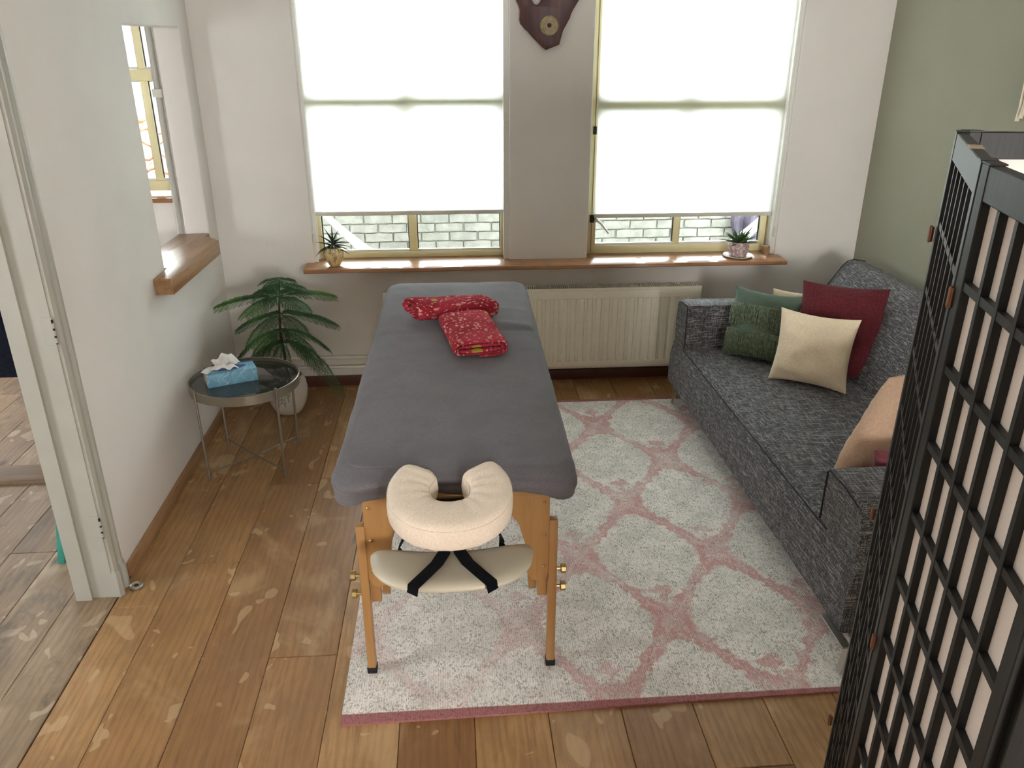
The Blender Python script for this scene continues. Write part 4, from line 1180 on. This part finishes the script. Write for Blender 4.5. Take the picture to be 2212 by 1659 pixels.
pa = thing('aloe_plant', 'spiky dark aloe in a cream carved pot at the left end of the windowsill', 'plant', (-.690, 4.655, .7905))
g = bmesh.new(); lathe(g, [(.001, .001), (.028, .001), (.032, .006), (.043, .030), (.055, .060), (.058, .080), (.052, .102), (.043, .112), (.040, .110), (.046, .098), (.046, .090)], 48, (0, 0, 0), lambda a, z: 1 + .035 * sin(a * 11 + z * 60) * min(1, z * 30)); mk('pot', g, 'gourd', pa)
g = bmesh.new(); lathe(g, [(.046, .088), (.03, .098), (.002, .10)], 20); mk('soil', g, 'soil', pa)
g = bmesh.new(); tube(g, [(0, 0, .09), (-.004, 0, .145)], [.010, .006], 8); mk('stem', g, 'aloe', pa)
for k, (az, el, L, cu) in enumerate([(1.7, 1.35, .105, .2), (2.5, 1.05, .105, .25), (2.9, .75, .10, .5), (3.2, .35, .10, .2), (.6, .7, .10, .9), (.2, .45, .10, .8), (.1, .15, .105, .6), (-.2, .25, .11, 1.0), (-.5, .0, .12, .5), (-.9, .3, .085, 1.5), (-1.3, .4, .09, 1.5), (-1.7, .35, .10, 1.6), (-2.2, .3, .11, 1.5), (-2.6, .1, .135, 1.1), (-2.9, .1, .11, 1.0), (.9, 1.1, .09, .4), (-1.0, .9, .08, .9), (2.0, .8, .09, .5), (1.2, .5, .09, .9), (3.0, 1.2, .07, .3)]):
    place_leaf(pa, 'aloe', (-.002, 0, .105 + .002 * (k % 7) + max(0, el) * .025), az, el, L * 1.02, .011, .006, cu)

ps = thing('succulent_plant', 'green succulent in a mauve speckled pot on a saucer at the right of the windowsill', 'plant', (1.735, 4.700, .7905 + .011))
g = bmesh.new(); lathe(g, [(.001, .001), (.050, .001), (.055, .007), (.060, .03), (.062, .06), (.060, .082), (.055, .090), (.052, .088), (.055, .078), (.054, .070)], 40, (0, 0, 0), lambda a, z: 1 + .012 * noise.noise(Vector((cos(a) * 6, sin(a) * 6, z * 120)))); mk('pot', g, 'mauvepot', ps)
g = bmesh.new(); lathe(g, [(.053, .070), (.03, .078), (.002, .078)], 20); mk('soil', g, 'soil', ps)
for k in range(22):
    az = k * 2.4; el = 1.25 - .055 * k; L = .068 + .0022 * k
    place_leaf(ps, 'aloe2', (cos(az) * .006, sin(az) * .006, .074 + .010 * (1 - k / 22)), az, max(.12, el), L * 1.18, .021, .008, .18)
place_leaf(ps, 'aloe2', (.004, 0, .08), -.35, 1.05, .135, .020, .008, .12)
sd_ = tag(mk('saucer', (lambda g: (lathe(g, [(.001, 0), (.055, 0), (.075, .004), (.090, .010), (.089, .0125), (.073, .007), (.054, .004), (.001, .0042)], 48, (1.735, 4.700, .7907)), g)[1])(bmesh.new()), 'saucer'), 'white china saucer under the mauve pot on the windowsill', 'saucer')
ps.location.z = .7905 + .0042

# ---------------------------------------------------------------- sofa
sf = thing('sofa', 'charcoal grey melange sofa with chrome feet against the green wall', 'sofa', (0, 0, 0))
AF, AN = 4.175, 2.425; XS = 1.305


def loft(sections, cap=True):
    bm = bmesh.new(); R_ = [[bm.verts.new(p) for p in s] for s in sections]
    for a, b in zip(R_, R_[1:]):
        n = len(a)
        for k in range(n): bm.faces.new((a[k], a[(k + 1) % n], b[(k + 1) % n], b[k]))
    if cap: bm.faces.new(R_[0][::-1]); bm.faces.new(R_[-1])
    return bm


# seat body: profile in X-Z, lofted in Y, gently crowned
secs = []
for k in range(31):
    y = 2.12 + (4.385 - 2.12) * k / 30; sx = (y - 2.12) / 2.265; cr = .010 * sin(pi * sx)
    xf = 1.322 - .022 * sx
    p = [(xf - .028, .125), (xf - .030, .20), (xf - .026, .30), (xf - .010, .372), (xf + .004, .388), (xf + .03, .392 + cr * .4), (xf + .15, .394 + cr), (xf + .45, .392 + cr), (2.20, .388), (2.42, .385), (2.43, .14), (2.40, .122), (xf - .014, .118)]
    secs.append([(a, y, b) for a, b in p])
sb = loft(secs); mk('seat', sb, 'sofa', sf, 40)
g = bmesh.new(); tube(g, [(1.322 - .022 * k / 20 - .010 + .004, AN - .06 + (AF + .02 - AN + .06) * k / 20, .379) for k in range(21)], .0032, 6); mk('seat_piping', g, 'seam', sf)


def arm(yi, yo, ztop_i, ztop_o, xf, name='armrest'):
    """arm block between inner face yi and outer face yo"""
    s = 1 if yo > yi else -1; secs = []
    for k, x in enumerate([xf - .012, xf - .004, xf + .05, xf + .3, xf + .6, 2.25, 2.36]):
        f = .972 if k == 0 else 1
        zt_i, zt_o = ztop_i, ztop_o
        pr = [(yi, .385), (yi - s * .002, .50), (yi, zt_i - .012), (yi + s * .006, zt_i - .003), (yi + s * .02, zt_i), (yo - s * .06, (zt_i + zt_o) / 2 + .006), (yo - s * .025, zt_o), (yo - s * .004, zt_o - .02), (yo + s * .012, zt_o - .12), (yo + s * .010, .36), (yo - s * .004, .20), (yo - s * .02, .122), (yi + s * .03, .122), (yi + s * .005, .20)]
        cy = (yi + yo) / 2; cz = .38
        secs.append([(x, cy + (y - cy) * f, cz + (z - cz) * f) for y, z in pr])
    o = mk(name, loft(secs), 'sofa', sf, 35)
    xo = xf - .014
    P = [(xo, yi + s * .001, .392), (xo, yi, .50), (xo, yi + s * .001, ztop_i - .018), (xo, yi + s * .018, ztop_i - .006), (xo, (yi + yo) / 2, (ztop_i + ztop_o) / 2), (xo, yo - s * .03, ztop_o - .008)]
    g = bmesh.new(); tube(g, P, .0032, 6); mk('arm_piping', g, 'seam', o)
    return o


arm(AF, 4.375, .652, .63, XS)
arm(AN, 2.16, .603, .588, XS + .025)
# back rest, reclined pad with rounded crest
secs = []
for k in range(25):
    y = 2.20 + (4.36 - 2.20) * k / 24; e = min(k, 24 - k); r = 1 if e > 1 else (.9 + .05 * e)
    pr = [(2.03, .388), (2.045, .45), (2.10, .60), (2.19, .74), (2.235, .812), (2.262, .838), (2.30, .848), (2.37, .835), (2.42, .79), (2.445, .70), (2.45, .45), (2.44, .388)]
    secs.append([(2.25 + (a - 2.25) * (r if e < 2 else 1), y, .40 + (b - .40) * (.985 if e == 0 else 1) + .005 * noise.noise(Vector((a * 3, y * 2, b * 3)))) for a, b in pr])
mk('backrest', loft(secs), 'sofa', sf, 45)
g = bmesh.new(); tube(g, [(a, 4.361, b) for a, b in ((2.045, .45), (2.10, .60), (2.19, .74), (2.235, .812), (2.262, .838), (2.30, .848), (2.37, .835))], .003, 6); mk('back_piping', g, 'seam', sf)
for x, y in ((1.30, 4.27), (1.297, 2.05), (2.35, 4.27), (2.35, 2.2)):
    g = bmesh.new(); bar(g, (x - .022, y, .013 if x < 1.5 else .001), (x - .006, y, .120), .008, .030, (0, 1, 0)); 
    if x < 1.5: bar(g, (x - .012, y - .004, .119), (x - .012, y + .17 if y < 3 else y - .12, .119), .030, .007)
    mk('foot', soften(g, .0015, 1), 'chrome', sf)
o = None
g = bmesh.new(); rt = random.Random(9)                         # frayed loops on the near arm front and far arm side
for k in range(150):
    if k < 115: p = Vector((XS + .012, rt.uniform(2.17, 2.42), rt.uniform(.2, .58)))
    else: p = Vector((XS - .012, rt.uniform(4.2, 4.37), rt.uniform(.35, .6)))
    a = rt.uniform(0, 6.28); c = rt.uniform(.004, .010); q = [p]
    for m_ in range(3): a += rt.uniform(-1.2, 1.2); q.append(q[-1] + Vector((rt.uniform(-.004, .001), cos(a) * c, sin(a) * c)))
    tube(g, q, .00045, 3, cap=False)
o = mk('frayed_threads', g, 'fuzz', sf, None); o['kind'] = 'stuff'


# ---------------------------------------------------------------- cushions
def cushion(name, label, mat, BL, BR, TLc, th, seed=0, pinch=.095, n=34, power=2.4, skew=False):
    BL, BR, TLc = Vector(BL), Vector(BR), Vector(TLc); ex = BR - BL; ey = TLc - BL; ez = ex.cross(ey).normalized(); hw, hh = ex.length / 2, ey.length / 2
    ex = ex.normalized(); ey = ey.normalized() if skew else (ey - ex * ey.dot(ex)).normalized(); c = BL + ex * hw + ey * hh
    bm = bmesh.new(); sides = []
    for s in (1, -1):
        G = []
        for i in range(n + 1):
            row = []
            for j in range(n + 1):
                u, v = sin((i / n - .5) * pi), sin((j / n - .5) * pi)
                pu = 1 - pinch * (1 - v * v) ** 1.0 * abs(u) ** 2; pv = 1 - pinch * (1 - u * u) * abs(v) ** 2
                h = th / 2 * ((1 - abs(u) ** power) * (1 - abs(v) ** power)) ** .5
                w_ = .016 * noise.noise(Vector((u * 2.4, v * 2.4, seed))) + .007 * noise.noise(Vector((u * 7, v * 7, seed + s)))
                ed = (1 - abs(u) ** 6) * (1 - abs(v) ** 6)
                edge = max(abs(u), abs(v)); pk = .004 * sin((u if abs(v) > abs(u) else v) * 23 + seed) * (edge ** 6) * (1 - edge ** 20)
                bend = .012 * noise.noise(Vector((u * 1.2, v * 1.2, seed + 9)))
                row.append((u * hw * pu, v * hh * pv, s * (h + w_ * ed * (h / th * 2) ** .5 + pk * (h > .002)) + bend))
            G.append(row)
        sides.append(G)
    V = {}
    def vt(s, i, j):
        k = (0 if (i in (0, n) or j in (0, n)) else s, i, j)
        if k not in V: V[k] = bm.verts.new(sides[0 if k[0] >= 0 else 1][i][j])
        return V[k]
    for s in (1, -1):
        for i in range(n):
            for j in range(n): bm.faces.new((vt(s, i, j), vt(s, i + 1, j), vt(s, i + 1, j + 1), vt(s, i, j + 1)))
    if skew:
        for v in bm.verts: q = v.co.copy(); v.co = ex * q.x + ey * q.y + ez * q.z
    o = mk(name, bm, mat, None, 70)
    o.matrix_world = Matrix.Translation(c) if skew else Matrix(((ex.x, ey.x, ez.x, c.x), (ex.y, ey.y, ez.y, c.y), (ex.z, ey.z, ez.z, c.z), (0, 0, 0, 1)))
    tag(o, label, 'cushion', 'cushions on the sofa'); return o, hw, hh


gc, hw, hh = cushion('cushion', 'green velvet cushion with two rows of olive fringe by the far sofa arm', 'greenvelvet', (1.475, 4.075, .40), (1.765, 3.84, .40), (1.575, 4.145, .765), .15, 1)
# fringe: two rows of hanging strands
for row_v, ln, cnt in ((.52, .112, 170), (-.20, .135, 170)):
    g = bmesh.new(); rf_ = random.Random(int(row_v * 100) + 3)
    tube(g, [(hw * (-.95 + 1.9 * k / 20), hh * row_v, .004 + .075 * sqrt(max(0, (1 - abs(-.95 + 1.9 * k / 20) ** 2.4) * (1 - abs(row_v) ** 2.4)))) for k in range(21)], .003, 5)
    for k in range(cnt):
        u = -.95 + 1.9 * k / (cnt - 1) + rf_.uniform(-.01, .01); P = []
        lx = rf_.uniform(-.03, .03); L = ln * rf_.uniform(.8, 1.1)
        for m_ in range(6):
            t = m_ / 5; v = row_v - L * t / hh; uu = u + lx * t + .012 * sin(t * 5 + k)
            hgt = .075 * sqrt(max(0, (1 - min(1, abs(uu)) ** 2.4) * (1 - min(1, abs(v)) ** 2.4))) if abs(v) < 1 else 0
            P.append((uu * hw, v * hh, hgt + .006 + .008 * sin(t * pi) * rf_.uniform(.3, 1)))
        tube(g, P, .0017, 3, cap=False)
    o = mk('fringe', g, 'fringe', gc, None); o['kind'] = 'stuff'
cushion('cushion', 'plain cream cushion mostly hidden behind the green fringed one', 'creamcush', (1.74, 4.12, .41), (2.05, 3.98, .41), (1.775, 4.16, .745), .09, 5)
cushion('cushion', 'large burgundy woven cushion leaning on the sofa back', 'burg', (1.745, 3.80, .40), (2.115, 3.60, .40), (1.86, 3.955, .845), .14, 8, .06)
cushion('cushion', 'cream velvet cushion leaning in front of the burgundy one', 'creamcush', (1.602, 3.71, .40), (1.910, 3.48, .40), (1.680, 3.76, .760), .13, 3)
cushion('cushion', 'dusky red cushion tucked behind the tan one at the near sofa arm', 'pinkc', (1.50, 2.485, .40), (1.87, 2.50, .40), (1.51, 2.47, .640), .085, 12)
cushion('cushion', 'tan velvet cushion leaning on the near sofa arm', 'tan', (1.41, 2.575, .475), (1.80, 2.69, .47), (1.70, 2.80, .78), .15, 15, -.02, skew=True)

# ---------------------------------------------------------------- folding screen
fs = thing('folding_screen', 'black wooden folding screen with pinkish paper panels standing at the right', 'screen', (0, 0, 0))
ZT = 1.84; PT = [Vector((1.46, 1.50)), Vector((.993, 1.555)), Vector((.777, 1.135)), Vector((.648, .680)), Vector((1.08, .50))]
lat = [1.663 - .1325 * k for k in range(12)]


def screen_panel(A, B, side, ext=0):
    d = (B - A).normalized(); n = Vector((-d.y, d.x)) * side; w_ = (B - A).length - .006; base = A + d * .003
    def P(u, q, z): return Vector((base.x + d.x * u + n.x * q, base.y + d.y * u + n.y * q, z))
    def obox(u0, u1, q0, q1, z0, z1, r=0):
        g = bmesh.new(); box(g, u0, u1, q0, q1, z0, z1)
        if r: bmesh.ops.bevel(g, geom=g.edges[:], offset=r, segments=1, affect='EDGES')
        for v in g.verts: v.co = P(v.co.x, v.co.y, v.co.z)
        return g
    sw, tk = .030, .011
    fr_ = obox(0, sw, -tk, tk, .004, ZT, .0015)
    def add(g2): me = bpy.data.meshes.new('t'); g2.to_mesh(me); g2.free(); fr_.from_mesh(me); bpy.data.meshes.remove(me)
    add(obox(w_ - sw, w_, -tk, tk, .004, ZT, .0015)); add(obox(sw, w_ - sw, -tk + .001, tk - .001, ZT - .052, ZT - .001, .0015)); add(obox(sw, w_ - sw, -tk + .001, tk - .001, .05, .11, .0015))
    add(obox(0, sw + .004, -tk - .001, tk + .001, ZT - .0005, ZT + .002)); add(obox(w_ - sw - .004, w_, -tk - .001, tk + .001, ZT - .0005, ZT + .002))
    pn = mk('panel', fr_, 'screenblack', fs)
    mk('paper', obox(sw, w_ - sw, -.0035, -.0025, .11, ZT - .052), 'paper', pn, None)
    g = obox(w_ * .52, w_ * .62, -tk + .0005, tk - .0005, ZT - .0012, ZT + .0004); mk('bare_wood_patch', g, 'unpainted', pn, None)
    pitch_ = (w_ - 2 * sw) / 6
    for k in range(1, 6): mk('vertical_bar', obox(sw + pitch_ * k - .0055, sw + pitch_ * k + .0055, -.0022, .0095, .11, ZT - .052), 'screenblack', pn, None)
    for z in lat:
        if z > .13: mk('cross_bar', obox(sw, w_ - sw, -.0022, .0085, z - .0065, z + .0065), 'screenblack', pn, None)
    return pn


screen_panel(PT[0], PT[1], -1); screen_panel(PT[1], PT[2], -1); screen_panel(PT[2], PT[3], -1); screen_panel(PT[3], PT[4], 1)
for p, q in ((PT[1], (-.016, .010)), (PT[2], (-.014, .002)), (PT[3], (-.012, -.012))):
    for z in (1.62, .95, .30):
        g = bmesh.new(); lathe(g, [(.0032, 0), (.0032, .034)], 8, (p.x + q[0], p.y + q[1], z)); box(g, p.x + q[0] - .001, p.x + q[0] + .004, p.y + q[1] - .006, p.y + q[1] + .006, z + .002, z + .032); mk('hinge', g, 'copper', fs)

# ---------------------------------------------------------------- woven hanging on the green wall (mostly outside the frame)
mc = thing('wall_hanging', 'cream cord wall hanging on the green wall at the right picture edge', 'wall hanging', (XG - .02, 3.30, 1.70))
g = bmesh.new(); tube(g, [(0, -.28, .50), (0, .22, .50)], .009, 8); mk('rod', g, 'bark', mc)
rm = random.Random(4)
for k in range(22):
    g = bmesh.new(); y = -.25 + k * .021; zb = -.02 + .0022 * abs(k - 21) * 6
    tube(g, [(0, y, .50), (-.004, y + .004 * sin(k), .3), (0, y + rm.uniform(-.005, .005), zb + .05), (-.003, y + rm.uniform(-.008, .008), zb)], [.005, .006, .006, .009], 6); mk('cord', g, 'macrame', mc)
